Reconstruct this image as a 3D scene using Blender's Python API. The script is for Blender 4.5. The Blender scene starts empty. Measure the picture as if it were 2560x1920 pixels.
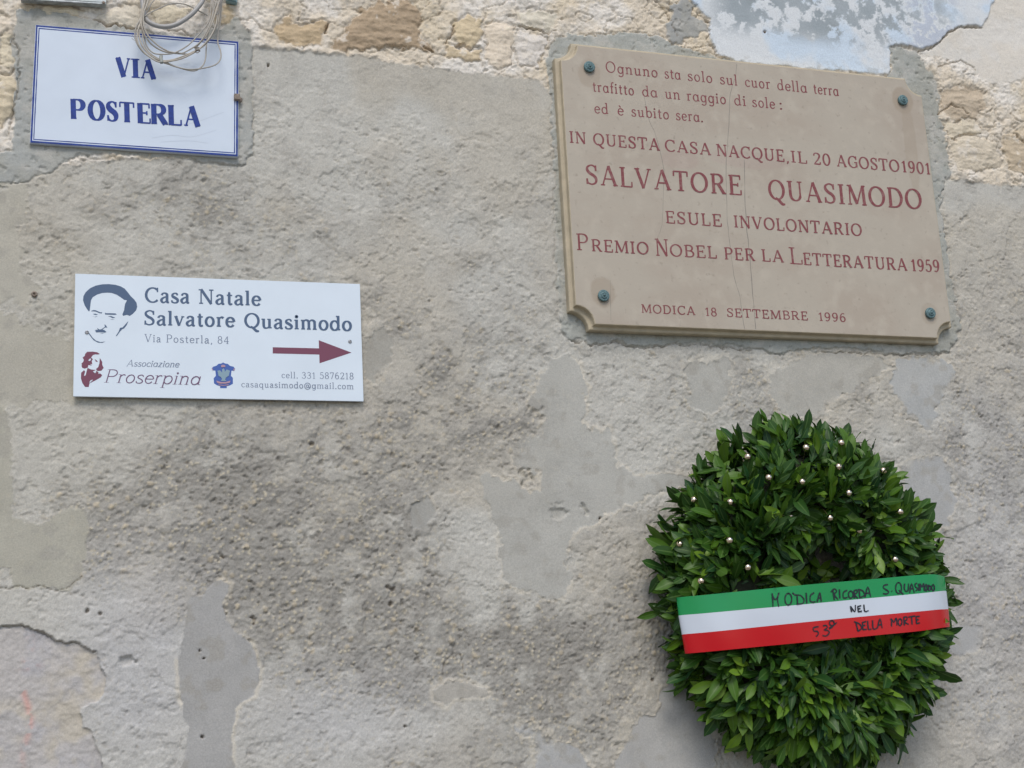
import bpy, bmesh, math, random
import numpy as np
from mathutils import Vector, Matrix
from mathutils.geometry import tessellate_polygon

C = bpy.context.scene.collection
S = bpy.context.scene

# ------------------------------------------------------------------ camera, world, sun, exposure
W, H = 2560.0, 1920.0                       # size of the photograph the survey was made on
FPX = 3357.6
CAM_D, CAM_Z = 3.3, 1.6                      # distance to the wall, height above the street
YAW, PIT, ROL = (math.radians(a) for a in (-17.479, 13.688, -2.755))


def cam_matrix(a, b, c):
    ca, sa, cb, sb, cc, sc = math.cos(a), math.sin(a), math.cos(b), math.sin(b), math.cos(c), math.sin(c)
    y = np.array([[ca, 0, sa], [0, 1, 0], [-sa, 0, ca]])
    p = np.array([[1, 0, 0], [0, cb, -sb], [0, sb, cb]])
    r = np.array([[cc, -sc, 0], [sc, cc, 0], [0, 0, 1]])
    m = y @ p @ r
    sw = np.array([[1, 0, 0], [0, 0, -1], [0, 1, 0]])      # y up -> z up, wall facing -Y
    return sw @ m


RM = cam_matrix(YAW, PIT, ROL)
CAM = np.array([0.0, -CAM_D, CAM_Z])
cam = bpy.data.objects.new('camera', bpy.data.cameras.new('camera'))
C.objects.link(cam)
cam.data.sensor_width = 36
cam.data.lens = FPX / W * 36
cam.data.clip_end = 500
cam.matrix_world = Matrix.Translation(CAM) @ Matrix([list(r) for r in RM]).to_4x4()
S.camera = cam

SUN_EL, SUN_AZ = 52.0, 12.0                 # high soft light falling along the wall from its upper left
w = bpy.data.worlds.new('World')
S.world = w
w.use_nodes = True
nt = w.node_tree
bg = nt.nodes['Background']
sky = nt.nodes.new('ShaderNodeTexSky')
sky.sky_type = 'NISHITA'
sky.sun_disc = False
sky.sun_elevation = math.radians(SUN_EL)
sky.sun_rotation = math.radians(180 + SUN_AZ)
sky.air_density = 1.0
sky.dust_density = 1.5
sky.ozone_density = 1.0
nt.links.new(sky.outputs[0], bg.inputs[0])
bg.inputs[1].default_value = 0.13
sl = bpy.data.lights.new('sun', 'SUN')
sl.energy = 1.3
sl.angle = math.radians(24)
sl.color = (1.0, 0.965, 0.91)
so = bpy.data.objects.new('sun', sl)
C.objects.link(so)
el, az = math.radians(SUN_EL), math.radians(SUN_AZ)
sv = Vector((-math.cos(el) * math.sin(az), -math.cos(el) * math.cos(az), math.sin(el)))
so.rotation_euler = sv.to_track_quat('Z', 'Y').to_euler()
vs = S.view_settings
vs.view_transform = 'Standard'
vs.look = 'None'
vs.gamma = 1
vs.use_curve_mapping = False
vs.exposure = 0.24
S.render.engine = 'CYCLES'

# ------------------------------------------------------------------ helpers


def P(px, py, h=0.0):
    """the point of the wall (or of the plane h metres in front of it) surveyed at photo position px, py"""
    d = RM @ np.array([px - W / 2, -(py - H / 2), -FPX])
    t = (-h - CAM[1]) / d[1]
    return Vector(CAM + d * t)


def px_of(X, Z, Y=0.0):
    """survey coordinates of wall points (arrays)"""
    dx, dy, dz = X - CAM[0], Y - CAM[1], Z - CAM[2]
    a = RM[0, 0] * dx + RM[1, 0] * dy + RM[2, 0] * dz
    b = RM[0, 1] * dx + RM[1, 1] * dy + RM[2, 1] * dz
    c = RM[0, 2] * dx + RM[1, 2] * dy + RM[2, 2] * dz
    c = np.minimum(c, -0.05)
    return W / 2 + FPX * a / -c, H / 2 - FPX * b / -c


def tag(o, label=None, cat=None, group=None, kind=None):
    if label: o['label'] = label
    if cat: o['category'] = cat
    if group: o['group'] = group
    if kind: o['kind'] = kind
    return o


def empty(name, loc, label, cat, group=None):
    o = bpy.data.objects.new(name, None)
    o.empty_display_size = 0.05
    C.objects.link(o)
    o.location = loc
    return tag(o, label, cat, group)


def link(name, me, mat, parent=None):
    o = bpy.data.objects.new(name, me)
    C.objects.link(o)
    if mat and not me.materials: me.materials.append(mat)
    if parent:
        o.parent = parent
        o.matrix_parent_inverse = Matrix.Translation(parent.location).inverted()
    return o


def mesh_pd(name, vs_, fs, mat, parent=None, smooth=False):
    me = bpy.data.meshes.new(name)
    me.from_pydata([tuple(v) for v in vs_], [], [tuple(f) for f in fs])
    me.update()
    if smooth: me.polygons.foreach_set('use_smooth', [True] * len(me.polygons))
    return link(name, me, mat, parent)


def mat(name, col, rough=0.7, metal=0.0, noise=0.0, nscale=60, bump=0.0, bscale=300, spec=0.5, coat=0.0):
    m = bpy.data.materials.new(name)
    m.use_nodes = True
    n, l = m.node_tree.nodes, m.node_tree.links
    b = n['Principled BSDF']
    b.inputs['Base Color'].default_value = (*col, 1)
    b.inputs['Roughness'].default_value = rough
    b.inputs['Metallic'].default_value = metal
    b.inputs['Specular IOR Level'].default_value = spec
    b.inputs['Coat Weight'].default_value = coat
    tc = n.new('ShaderNodeTexCoord')
    if noise:
        t = n.new('ShaderNodeTexNoise'); t.inputs['Scale'].default_value = nscale; t.inputs['Detail'].default_value = 5
        l.new(tc.outputs['Object'], t.inputs['Vector'])
        r = n.new('ShaderNodeMapRange')
        r.inputs[1].default_value = 0.3; r.inputs[2].default_value = 0.7
        r.inputs[3].default_value = 1 - noise; r.inputs[4].default_value = 1 + noise
        l.new(t.outputs[0], r.inputs[0])
        x = n.new('ShaderNodeMix'); x.data_type = 'RGBA'; x.blend_type = 'MULTIPLY'; x.inputs[0].default_value = 1
        x.inputs[6].default_value = (*col, 1)
        l.new(r.outputs[0], x.inputs[7]); l.new(x.outputs[2], b.inputs['Base Color'])
    if bump:
        t = n.new('ShaderNodeTexNoise'); t.inputs['Scale'].default_value = bscale; t.inputs['Detail'].default_value = 4
        l.new(tc.outputs['Object'], t.inputs['Vector'])
        q = n.new('ShaderNodeBump'); q.inputs['Strength'].default_value = 1; q.inputs['Distance'].default_value = bump
        l.new(t.outputs[0], q.inputs['Height']); l.new(q.outputs[0], b.inputs['Normal'])
    return m


def cr(pts, n=6, closed=False):
    """Catmull-Rom through points of any dimension"""
    p = [np.array(q, float) for q in pts]
    out = []
    N = len(p)
    rng = range(N) if closed else range(N - 1)
    for i in rng:
        if closed: a, b, c, d = p[(i - 1) % N], p[i], p[(i + 1) % N], p[(i + 2) % N]
        else: a, b, c, d = p[max(i - 1, 0)], p[i], p[i + 1], p[min(i + 2, N - 1)]
        for k in range(n):
            t = k / n
            out.append(0.5 * ((2 * b) + (c - a) * t + (2 * a - 5 * b + 4 * c - d) * t * t + (3 * b - a - 3 * c + d) * t ** 3))
    if not closed: out.append(p[-1])
    return out


def tube(name, pts, r, m, parent=None, seg=8, sub=5):
    path = [Vector(q) for q in cr(pts, sub)]
    vv, ff = [], []
    up = Vector((0, -1, 0))
    for i, p in enumerate(path):
        t = (path[min(i + 1, len(path) - 1)] - path[max(i - 1, 0)]).normalized()
        a = t.cross(up)
        if a.length < 1e-3: a = t.cross(Vector((1, 0, 0)))
        a.normalize(); b = t.cross(a).normalized()
        for k in range(seg):
            th = 2 * math.pi * k / seg
            vv.append(p + (a * math.cos(th) + b * math.sin(th)) * r)
    for i in range(len(path) - 1):
        for k in range(seg):
            ff.append((i * seg + k, i * seg + (k + 1) % seg, (i + 1) * seg + (k + 1) % seg, (i + 1) * seg + k))
    ff.append(tuple(range(seg))); ff.append(tuple((len(path) - 1) * seg + k for k in range(seg)))
    return mesh_pd(name, vv, ff, m, parent, True)


def lathe(name, prof, loc, m, parent=None, seg=24):
    """profile (radius, height) turned about the wall's normal"""
    vv, ff = [], []
    for r, h in prof:
        for k in range(seg):
            th = 2 * math.pi * k / seg
            vv.append((loc[0] + r * math.cos(th), loc[1] - h, loc[2] + r * math.sin(th)))
    for i in range(len(prof) - 1):
        for k in range(seg):
            ff.append((i * seg + k, i * seg + (k + 1) % seg, (i + 1) * seg + (k + 1) % seg, (i + 1) * seg + k))
    ff.append(tuple((len(prof) - 1) * seg + k for k in range(seg)))
    return mesh_pd(name, vv, ff, m, parent, True)


def quad_slab(name, corners, h0, h1, m, parent=None, bevel=0.0):
    """board: corners TL TR BR BL given as survey positions of its front face"""
    f = [P(x, y, h1) for x, y in corners]
    b = [Vector((v.x, -h0, v.z)) for v in f]
    o = mesh_pd(name, f + b, [(0, 1, 2, 3), (7, 6, 5, 4), (0, 4, 5, 1), (1, 5, 6, 2), (2, 6, 7, 3), (3, 7, 4, 0)], m, parent)
    if bevel:
        bm = bmesh.new(); bm.from_mesh(o.data)
        bmesh.ops.recalc_face_normals(bm, faces=bm.faces)
        bmesh.ops.bevel(bm, geom=list(bm.edges), offset=bevel, segments=2, affect='EDGES')
        bm.to_mesh(o.data); bm.free()
    return o


# ------------------------------------------------------------------ numpy noise
_rng = np.random.RandomState(7)
_TAB = _rng.rand(8, 256, 256).astype(np.float32)


def vnoise(x, y, seed=0):
    x = x + seed * 17.31; y = y + seed * 9.77
    xi = np.floor(x).astype(np.int32); yi = np.floor(y).astype(np.int32)
    fx = (x - xi).astype(np.float32); fy = (y - yi).astype(np.float32)
    fx = fx * fx * fx * (fx * (fx * 6 - 15) + 10); fy = fy * fy * fy * (fy * (fy * 6 - 15) + 10)
    T = _TAB[seed % 8]
    x0, x1, y0, y1 = xi & 255, (xi + 1) & 255, yi & 255, (yi + 1) & 255
    a = T[x0, y0] * (1 - fx) + T[x1, y0] * fx
    b = T[x0, y1] * (1 - fx) + T[x1, y1] * fx
    return a * (1 - fy) + b * fy


def fbm(x, y, size, octv=4, seed=0, gain=0.5):
    """0..1-ish, feature size in metres"""
    v, a, s, tot = 0, 1.0, 1.0 / size, 0
    for i in range(octv):
        c, sn = math.cos(0.6 * i), math.sin(0.6 * i)
        v = v + a * vnoise((x * c - y * sn) * s, (x * sn + y * c) * s, seed + i)
        tot += a; a *= gain; s *= 2.03
    return v / tot


def cells(x, y, size, seed=0):
    xs, ys = x / size + seed * 3.7, y / size + seed * 5.1
    xi = np.floor(xs).astype(np.int32); yi = np.floor(ys).astype(np.int32)
    best = np.full(x.shape, 9.0, np.float32); rid = np.zeros(x.shape, np.float32)
    T1, T2, T3 = _TAB[seed % 8], _TAB[(seed + 1) % 8], _TAB[(seed + 2) % 8]
    for i in (-1, 0, 1):
        for j in (-1, 0, 1):
            a, b = (xi + i) & 255, (yi + j) & 255
            d = np.hypot(xi + i + T1[a, b] - xs, yi + j + T2[a, b] - ys)
            m = d < best
            best = np.where(m, d, best); rid = np.where(m, T3[a, b], rid)
    return best * size, rid


def sst(e0, e1, x):
    t = np.clip((x - e0) / (e1 - e0), 0, 1)
    return t * t * (3 - 2 * t)


# ------------------------------------------------------------------ the wall: relief, colours, pieces
XS0, XS1, ZS0, ZS1 = -0.62, 3.02, 1.6 - 0.5, 1.6 + 2.2
STEP = 0.0029


def axis(a, b, lo, hi):
    core = np.arange(a, b, STEP)
    g, o1, o2 = STEP, [], []
    p = core[-1]
    while p < hi: g = min(g * 1.12, 0.05); p += g; o1.append(min(p, hi))
    g, p = STEP, core[0]
    while p > lo: g = min(g * 1.12, 0.05); p -= g; o2.append(max(p, lo))
    return np.array(o2[::-1] + list(core) + o1)


ax, azv = axis(XS0, XS1, -3.0, 5.5), axis(ZS0, ZS1, -0.02, 5.6)
GX, GZ = np.meshgrid(ax, azv)
NX, NZ = len(ax), len(azv)
U, V = px_of(GX, GZ)
far = (GX < -1.2) | (GX > 3.8)


def warp(amp, size, seed):
    return (fbm(GX, GZ, size, 3, seed) - 0.5) * 2 * amp, (fbm(GX, GZ, size, 3, seed + 3) - 0.5) * 2 * amp


w1u, w1v = warp(22, 0.03, 1)
w2u, w2v = warp(9, 0.018, 2)


def sdf(poly, rough=1.0, margin=60, coarse=0.0):
    """signed distance (photo px, positive inside) with a ragged edge; -999 far away"""
    out = np.full(U.shape, -999.0, np.float32)
    xs = [p[0] for p in poly]; ys = [p[1] for p in poly]
    sel = (U > min(xs) - margin) & (U < max(xs) + margin) & (V > min(ys) - margin) & (V < max(ys) + margin)
    u = (U + w2u * rough + w1u * coarse)[sel]; v = (V + w2v * rough + w1v * coarse)[sel]
    d = np.full(u.shape, 1e9); ins = np.zeros(u.shape, bool)
    n = len(poly)
    for i in range(n):
        x0, y0 = poly[i]; x1, y1 = poly[(i + 1) % n]
        ex, ey = x1 - x0, y1 - y0
        t = np.clip(((u - x0) * ex + (v - y0) * ey) / (ex * ex + ey * ey + 1e-9), 0, 1)
        d = np.minimum(d, np.hypot(u - x0 - t * ex, v - y0 - t * ey))
        if y0 != y1:
            c = ((y0 > v) != (y1 > v)) & (u < (x1 - x0) * (v - y0) / (y1 - y0) + x0)
            ins ^= c
    out[sel] = np.where(ins, d, -d)
    return out


def line_d(pts, margin=30, rough=0.5):
    out = np.full(U.shape, 999.0, np.float32)
    xs = [p[0] for p in pts]; ys = [p[1] for p in pts]
    sel = (U > min(xs) - margin) & (U < max(xs) + margin) & (V > min(ys) - margin) & (V < max(ys) + margin)
    u = (U + w2u * rough)[sel]; v = (V + w2v * rough)[sel]
    d = np.full(u.shape, 999.0)
    for (x0, y0), (x1, y1) in zip(pts, pts[1:]):
        ex, ey = x1 - x0, y1 - y0
        t = np.clip(((u - x0) * ex + (v - y0) * ey) / (ex * ex + ey * ey + 1e-9), 0, 1)
        d = np.minimum(d, np.hypot(u - x0 - t * ex, v - y0 - t * ey))
    out[sel] = d
    return out


def T(pts, s, ox, oy):
    return [(ox + x * s, oy + y * s) for x, y in pts]


def blob(u, v, ru, rv):
    return np.exp(-(((U - u) / ru) ** 2 + ((V - v) / rv) ** 2))


ALB = np.array([1.23, 1.20, 1.15], np.float32)


def C3(c):
    """surface colour written as its 0-255 appearance in plain daylight"""
    return np.array([(x / 255.0) ** 2.2 for x in c], np.float32) * ALB


def mixc(col, c, m):
    return col * (1 - m[..., None]) + np.asarray(c, np.float32) * m[..., None]


# noises shared by the layers
n_big = fbm(GX, GZ, 0.30, 4, 11)
n_mid = fbm(GX, GZ, 0.09, 4, 12)
n_fin = fbm(GX, GZ, 0.022, 4, 13, 0.6)
n_grn = fbm(GX, GZ, 0.0075, 2, 14, 0.8)
pd1, pr1 = cells(GX, GZ, 0.0095, 3)
pd2, pr2 = cells(GX + 0.3, GZ, 0.022, 5)
n_lace = fbm(GX, GZ, 0.05, 6, 16, 0.68)
n_horiz = fbm(GX * 0.35, GZ, 0.018, 4, 15, 0.6)

# --- lower coat of roughcast
dark = (0.95 * blob(600, 1240, 330, 190) + 0.75 * blob(1000, 1560, 420, 190) + 0.6 * blob(760, 1420, 300, 160) + 0.45 * blob(1080, 1130, 260, 130)
        + 0.40 * blob(1200, 980, 260, 160) + 0.5 * blob(1420, 1640, 250, 150) + 0.45 * blob(520, 520, 260, 110) + 0.5 * blob(1660, 1420, 120, 230)  # last term paints the wreath's soft shadow into the wall colour beside it
        + 0.3 * blob(960, 760, 150, 120) - 0.45 * blob(780, 1230, 120, 120) - 0.5 * blob(330, 1640, 170, 230) - 0.25 * blob(900, 300, 400, 130)
        - 0.45 * blob(1180, 1290, 110, 200) - 0.5 * blob(1270, 1500, 170, 110) - 0.3 * blob(250, 1130, 150, 100) - 0.35 * blob(1560, 1130, 130, 90) + 0.25 * blob(2460, 1150, 140, 300) + 0.3 * blob(1330, 1900, 300, 90) + 0.42 * blob(2520, 1500, 230, 520) + 0.35 * blob(1500, 1750, 500, 260) + 0.3 * blob(250, 1320, 200, 120) + 0.25 * blob(1900, 960, 420, 90) - 0.4 * blob(900, 1830, 220, 90))
dcl = np.clip(dark, 0, 1)
dk = sst(0.10, 0.95, dark * 0.72 + (n_mid - 0.5) * (0.5 + 0.7 * dcl) + (n_lace - 0.5) * (0.8 + 1.1 * dcl) + 0.29)
rgh = np.clip(0.45 + 0.55 * dk, 0, 1)
top_band = sst(190, 40, V - (118 + (U - 625) * 0.113)) * (U > 600) * (U < 1400)
top_band2 = sst(120, 30, V - 460) * (U > 2330)
smooth_top = np.clip(np.maximum(top_band, top_band2 * 0.8) * (1.3 - n_mid * 1.1), 0, 1)
rgh = rgh * (1 - 0.85 * smooth_top)
col = np.empty(U.shape + (3,), np.float32)
col[:] = C3((180, 178, 171))
col = mixc(col, C3((174, 168, 156)), sst(0.42, 0.66, n_big) * 0.75)
col = mixc(col, C3((141, 138, 132)), dk)
col *= (0.90 + 0.20 * n_lace[..., None])
col = mixc(col, C3((172, 172, 175)), np.clip(1.2 * blob(330, 1650, 180, 260) + 0.8 * blob(820, 1800, 260, 130) + 0.7 * blob(2480, 1500, 160, 500), 0, 1) * 0.6)
col = mixc(col, C3((174, 169, 156)), np.clip(blob(150, 900, 260, 420), 0, 1) * 0.45)
fl1 = fbm(GX, GZ, 0.11, 6, 17, 0.62)
flake = sst(0.505, 0.53, fl1 - 0.10 * dcl - 0.05 * blob(600, 1240, 300, 170)) * (1 - smooth_top)        # thin scabs of an upper coat
fl2 = sst(0.55, 0.58, fbm(GX + 3, GZ, 0.045, 5, 18, 0.6)) * (1 - smooth_top)
col = mixc(col, C3((182, 179, 171)), flake * 0.26 * (0.4 + 0.6 * dk))
rgh = rgh * (1 - 0.35 * flake)
spk = _rng.rand(*U.shape).astype(np.float32)
fine_ok = np.clip((GX > XS0 - .05) & (GX < XS1 + .05), 0, 1)
hgt = (n_mid - 0.5) * 0.0078 * rgh + (n_fin - 0.5) * 0.0054 * rgh + (n_grn - 0.5) * 0.0044 * rgh + (spk - 0.5) * 0.0014 * rgh + (n_big - 0.5) * 0.010 + flake * 0.0022 + fl2 * 0.0014
col *= (0.93 + 0.14 * np.roll(spk, 5, 1)[..., None])
peb = np.sqrt(np.clip(1 - (pd1 / (0.0020 + 0.0022 * pr1)) ** 2, 0, 1)) * (pr1 > 0.45)
peb2 = np.sqrt(np.clip(1 - (pd2 / (0.0040 + 0.0035 * pr2)) ** 2, 0, 1)) * (pr2 > 0.86)
pw = np.clip(rgh * 1.4 - 0.45, 0, 1) * sst(0.35, 0.6, fbm(GX, GZ, 0.06, 2, 21) + dk * 0.15)
hgt += peb * 0.0018 * pw + peb2 * 0.0030 * pw
col = mixc(col, C3((194, 184, 160)), peb * pw * (pr1 > 0.72) * 0.7)
col = mixc(col, C3((186, 172, 146)), peb2 * pw * 0.6)
pd3, pr3 = cells(GX * 0.55 + (n_mid - .5) * .02, GZ + .2, 0.016, 6)
pp = sst(0.0034, 0.0018, pd3 * (1.6 - pr3)) * (pr3 > 0.80) * np.clip(rgh * 1.3, 0, 1) * sst(.42, .58, fbm(GX, GZ + 9, 0.07, 3, 22))
hgt -= pp * 0.0026
col = mixc(col, C3((118, 112, 104)), pp * 0.35)
pit = sst(0.70, 0.80, fbm(GX + 4, GZ, 0.016, 3, 31, 0.6)) * rgh
hgt -= pit * 0.004
col = mixc(col, C3((122, 117, 110)), pit * 0.4)
lab = np.zeros(U.shape, np.int32)
pieces = [('render_coat', None, None)]                # name, label, kind


def newlab(name, label=None):
    pieces.append((name, label, None))
    return len(pieces) - 1


# --- exposed rubble masonry at the top
mas_poly = [(-3000, -4000), (6000, -4000), (6000, 900), (3200, 545), (2560, 470), (2400, 452), (2300, 440), (1400, 250), (1343, 199), (1120, 179), (957, 152), (896, 140),
            (760, 130), (637, 118), (600, 118), (600, 400), (300, 400), (60, 425), (0, 425), (-400, 400), (-3000, 250)]
dm = sdf(mas_poly, 0.8, 5000)
mm = sst(-3, 5, dm)
mcol = np.empty_like(col)
mcol[:] = C3((203, 192, 175))
mcol = mixc(mcol, C3((214, 210, 204)), sst(0.42, 0.60, fbm(GX, GZ, 0.22, 6, 41, .6)) * 0.75)
mcol = mixc(mcol, C3((198, 185, 162)), sst(0.50, 0.68, fbm(GX, GZ, 0.13, 5, 43, .6)) * 0.7)
mcol = mixc(mcol, C3((172, 166, 156)), sst(0.60, 0.75, fbm(GX, GZ, 0.02, 4, 45)) * 0.6)
mh = 0.003 + (n_mid - 0.5) * 0.015 + (n_horiz - 0.5) * 0.004 + (n_fin - 0.5) * 0.0075 + (n_grn - 0.5) * 0.0050 + (spk - 0.5) * 0.0014
ridge = np.abs(fbm(GX * 0.6, GZ, 0.06, 3, 47) - 0.5)
mh -= sst(0.025, 0.0, ridge) * 0.005
mcol = mixc(mcol, C3((150, 140, 126)), sst(0.02, 0.0, ridge) * 0.35)
hgt = hgt * (1 - mm) + mh * mm
col = col * (1 - mm[..., None]) + mcol * mm[..., None]
L_m = newlab('exposed_masonry', 'pale rubble masonry laid bare above the grey render')
lab[dm > 0] = L_m

# --- stones that can be picked out in it
k1, k2, k3 = 0.4069, 0.603, 0.31646
stones = [
    (T([(700, 290), (720, 230), (780, 140), (860, 80), (960, 30), (1120, -10), (1200, 20), (1230, 60), (1225, 130), (1200, 190), (1290, 250), (1300, 310), (1200, 300), (1080, 292), (900, 310), (760, 305)], k1, 550, 0), (166, 146, 121), 'broad brown stone'),
    (T([(430, 70), (450, 150), (560, 150), (640, 130), (645, 200), (620, 270), (500, 290), (370, 260), (330, 180), (390, 120)], k1, 550, 0), (184, 163, 132), 'tan stone left of the broad brown one'),
    (T([(1440, 140), (1520, 100), (1600, 130), (1615, 230), (1560, 285), (1470, 285), (1430, 220)], k1, 550, 0), (202, 184, 152), 'rounded ochre stone'),
    (T([(1390, 280), (1470, 300), (1600, 315), (1610, 370), (1500, 368), (1400, 350)], k1, 550, 0), (198, 180, 150), None),
    (T([(1835, 185), (1950, 205), (2010, 235), (1980, 350), (1950, 420), (1850, 400), (1820, 300)], k1, 550, 0), (206, 199, 190), 'pale pinkish stone beside the marble plaque'),
    (T([(1820, 80), (1940, 60), (2060, 90), (2050, 190), (1930, 180), (1850, 150)], k1, 550, 0), (206, 198, 180), None),
    (T([(1630, 150), (1720, 130), (1800, 170), (1795, 300), (1790, 400), (1700, 420), (1640, 390)], k1, 550, 0), (212, 198, 178), None),
    (T([(250, 385), (330, 352), (420, 380), (430, 440), (400, 490), (300, 492), (255, 450)], k2, 2200, 0), (184, 168, 146), 'brown stone right of the marble plaque'),
    (T([(295, 580), (380, 560), (480, 590), (500, 680), (420, 715), (320, 700), (295, 640)], k2, 2200, 0), (196, 184, 164), None),
    (T([(515, 560), (600, 540), (680, 580), (690, 690), (600, 720), (540, 690), (508, 620)], k2, 2200, 0), (184, 168, 144), None),
    (T([(255, 510), (390, 500), (420, 545), (290, 568)], k2, 2200, 0), (200, 188, 166), None),
    (T([(20, 250), (105, 270), (135, 400), (130, 540), (80, 560), (5, 480)], k3, 0, 0), (204, 192, 168), None),
    (T([(0, 600), (90, 590), (140, 650), (140, 800), (90, 920), (5, 1000), (-60, 900), (-60, 640)], k3, 0, 0), (196, 182, 156), None),
    (T([(760, 150), (900, 60), (1080, 40), (1110, 140), (1130, 200), (1000, 205), (880, 195)], k3, 0, 0), (206, 197, 180), None),
    (T([(1190, 100), (1350, 50), (1500, 70), (1480, 140), (1350, 180), (1240, 190)], k3, 0, 0), (204, 193, 170), None),
    (T([(1640, 60), (1760, 40), (1860, 50), (1850, 140), (1780, 200), (1700, 200)], k3, 0, 0), (190, 172, 142), None),
    (T([(300, 130), (340, 40), (420, 20), (560, 40), (640, 90), (620, 140), (420, 110)], k3, 0, 0), (208, 196, 172), None),
]
for i, (poly, c, lb) in enumerate(stones):
    d = sdf(poly, 1.7 if i == 0 else 1.0, 60, 0.25 if i < 2 else 0.1)
    m = sst(-2.5, 3.5, d)
    gap = sst(-9, -2, d) * sst(2, -2, d)
    dome = 0.002 + 0.0045 * sst(0, 26, d)
    cg = sum(c) / 3
    sc = C3([x * .9 + cg * .1 for x in c]) * (0.88 + 0.24 * n_horiz[..., None]) * (0.92 + 0.16 * n_fin[..., None])
    hh = dome + (n_horiz - 0.5) * 0.009 + (n_fin - 0.5) * 0.005 + (n_big - 0.5) * 0.01 + (n_grn - 0.5) * 0.002
    hgt = hgt * (1 - m) + hh * m - gap * 0.004
    col = col * (1 - m[..., None]) + sc * m[..., None]
    sc = mixc(sc, C3((208, 200, 188)), sst(0.62, 0.70, fbm(GX, GZ, 0.05, 5, 48 + i % 3, .65)) * 0.7)
    col = col * (1 - m[..., None]) + sc * m[..., None]
    col = mixc(col, C3((150, 138, 122)), gap * 0.15)
    l_ = newlab('stone', lb)
    lab[d > 0] = l_

# --- painted plaster above the plaque
blue = [(1728, 8), (1772, 52), (1767, 84), (1790, 138), (1850, 160), (2222, 190), (2224, 118), (2250, 112), (2302, 126), (2344, 110), (2370, 79), (2412, 66),
        (2454, 68), (2520, -60), (2500, -700), (1760, -700), (1700, -60)]
db = sdf(blue, 0.4, 800)
m = sst(-1.5, 2.5, db)
bc = np.empty_like(col); bc[:] = C3((203, 207, 210))
fl = fbm(GX + (n_fin - .5) * .01, GZ, 0.045, 6, 51, 0.68)
grey_zone = sst(0, 1, ((U - 1740) / 90)) * sst(60, 0, V - (38 + (U - 1740) * 0.115)) * sst(2420, 2180, U + (fl - .5) * 300)
bc = mixc(bc, C3((187, 203, 219)), sst(0.42, 0.66, fbm(GX, GZ, 0.10, 4, 53) + 0.22 * blob(2090, 130, 130, 60) - 0.1 + .1 * blob(1900, 80, 80, 50)) * 0.8)
bc = mixc(bc, C3((150, 158, 163)), np.clip(grey_zone * sst(0.585, 0.50, fl + 0.10 * sst(1990, 2200, U)), 0, 1) * (0.70 + 0.5 * n_mid))
bc = mixc(bc, C3((172, 180, 194)), sst(0.53, 0.60, fl) * sst(2230, 2290, U) * sst(2420, 2350, U) * 0.8)
chip = sst(0.60, 0.63, fbm(GX, GZ, 0.022, 4, 55)) * sst(60, 130, V - (60 + (U - 1740) * 0.07))
bc = mixc(bc, C3((158, 156, 148)), chip)
bh = 0.009 + (n_big - 0.5) * 0.006 + (fl > 0.56) * 0.0004 - chip * 0.002 + (n_grn - 0.5) * 0.0006 + (n_mid - 0.5) * 0.002
hgt = hgt * (1 - m) + bh * m
col = col * (1 - m[..., None]) + bc * m[..., None]
lab[db > 0] = newlab('painted_plaster', 'flaking pale blue and grey painted plaster')

white = [(2454, 68), (2412, 66), (2370, 79), (2344, 110), (2302, 126), (2298, 136), (2380, 150), (2440, 190), (2480, 212), (2560, 200), (2900, 260), (5000, 600), (5000, -2000), (2500, -2000), (2510, -60)]
dw = sdf(white, 0.7, 3000)
m = sst(-2, 3, dw)
wc = np.empty_like(col); wc[:] = C3((205, 201, 194))
wc = mixc(wc, C3((205, 197, 184)), sst(0.45, 0.65, n_mid) * 0.5)
wh = 0.0045 + (n_big - 0.5) * 0.01 + (n_mid - 0.5) * 0.004 + (n_fin - 0.5) * 0.0022 + (n_grn - 0.5) * 0.001
hgt = hgt * (1 - m) + wh * m
col = col * (1 - m[..., None]) + wc * m[..., None]
lab[(dw > 0)] = newlab('plaster_patch', 'whitish plaster right of the blue paint')

# --- cement bedding round the two older plaques
cem1 = [(45, 22), (75, 26), (230, 45), (262, 64), (330, 70), (400, 84), (480, 92), (500, 80), (560, 70), (575, 50), (592, 45), (625, 85), (634, 120), (632, 250), (631, 380), (604, 415),
        (450, 396), (250, 384), (170, 402), (130, 430), (60, 455), (0, 462), (-60, 470), (-60, 400), (28, 372), (42, 200), (25, 120)]
cem2 = [(1376, 208), (1360, 160), (1368, 130), (1385, 100), (1425, 82), (1450, 88), (1500, 92), (1560, 80), (1640, 88), (1680, 110), (1730, 125), (1800, 146), (1900, 170), (2215, 200), (2226, 180), (2224, 120),
        (2242, 114), (2296, 133), (2315, 163), (2345, 211), (2351, 301), (2375, 392), (2381, 446), (2362, 450), (2350, 520), (2362, 603), (2380, 700), (2398, 800), (2396, 857), (2374, 879), (2250, 885),
        (2100, 868), (1950, 884), (1800, 862), (1700, 858), (1608, 868), (1541, 849), (1501, 861), (1456, 851), (1427, 849), (1403, 832), (1397, 790), (1391, 700), (1386, 460), (1378, 300)]
cem3 = T([(530, 30), (600, -10), (640, 30), (625, 60), (640, 80), (700, 110), (705, 150), (650, 180), (570, 200), (545, 215), (500, 170), (510, 110), (535, 70)], 0.5244, 1400, 0)
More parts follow.
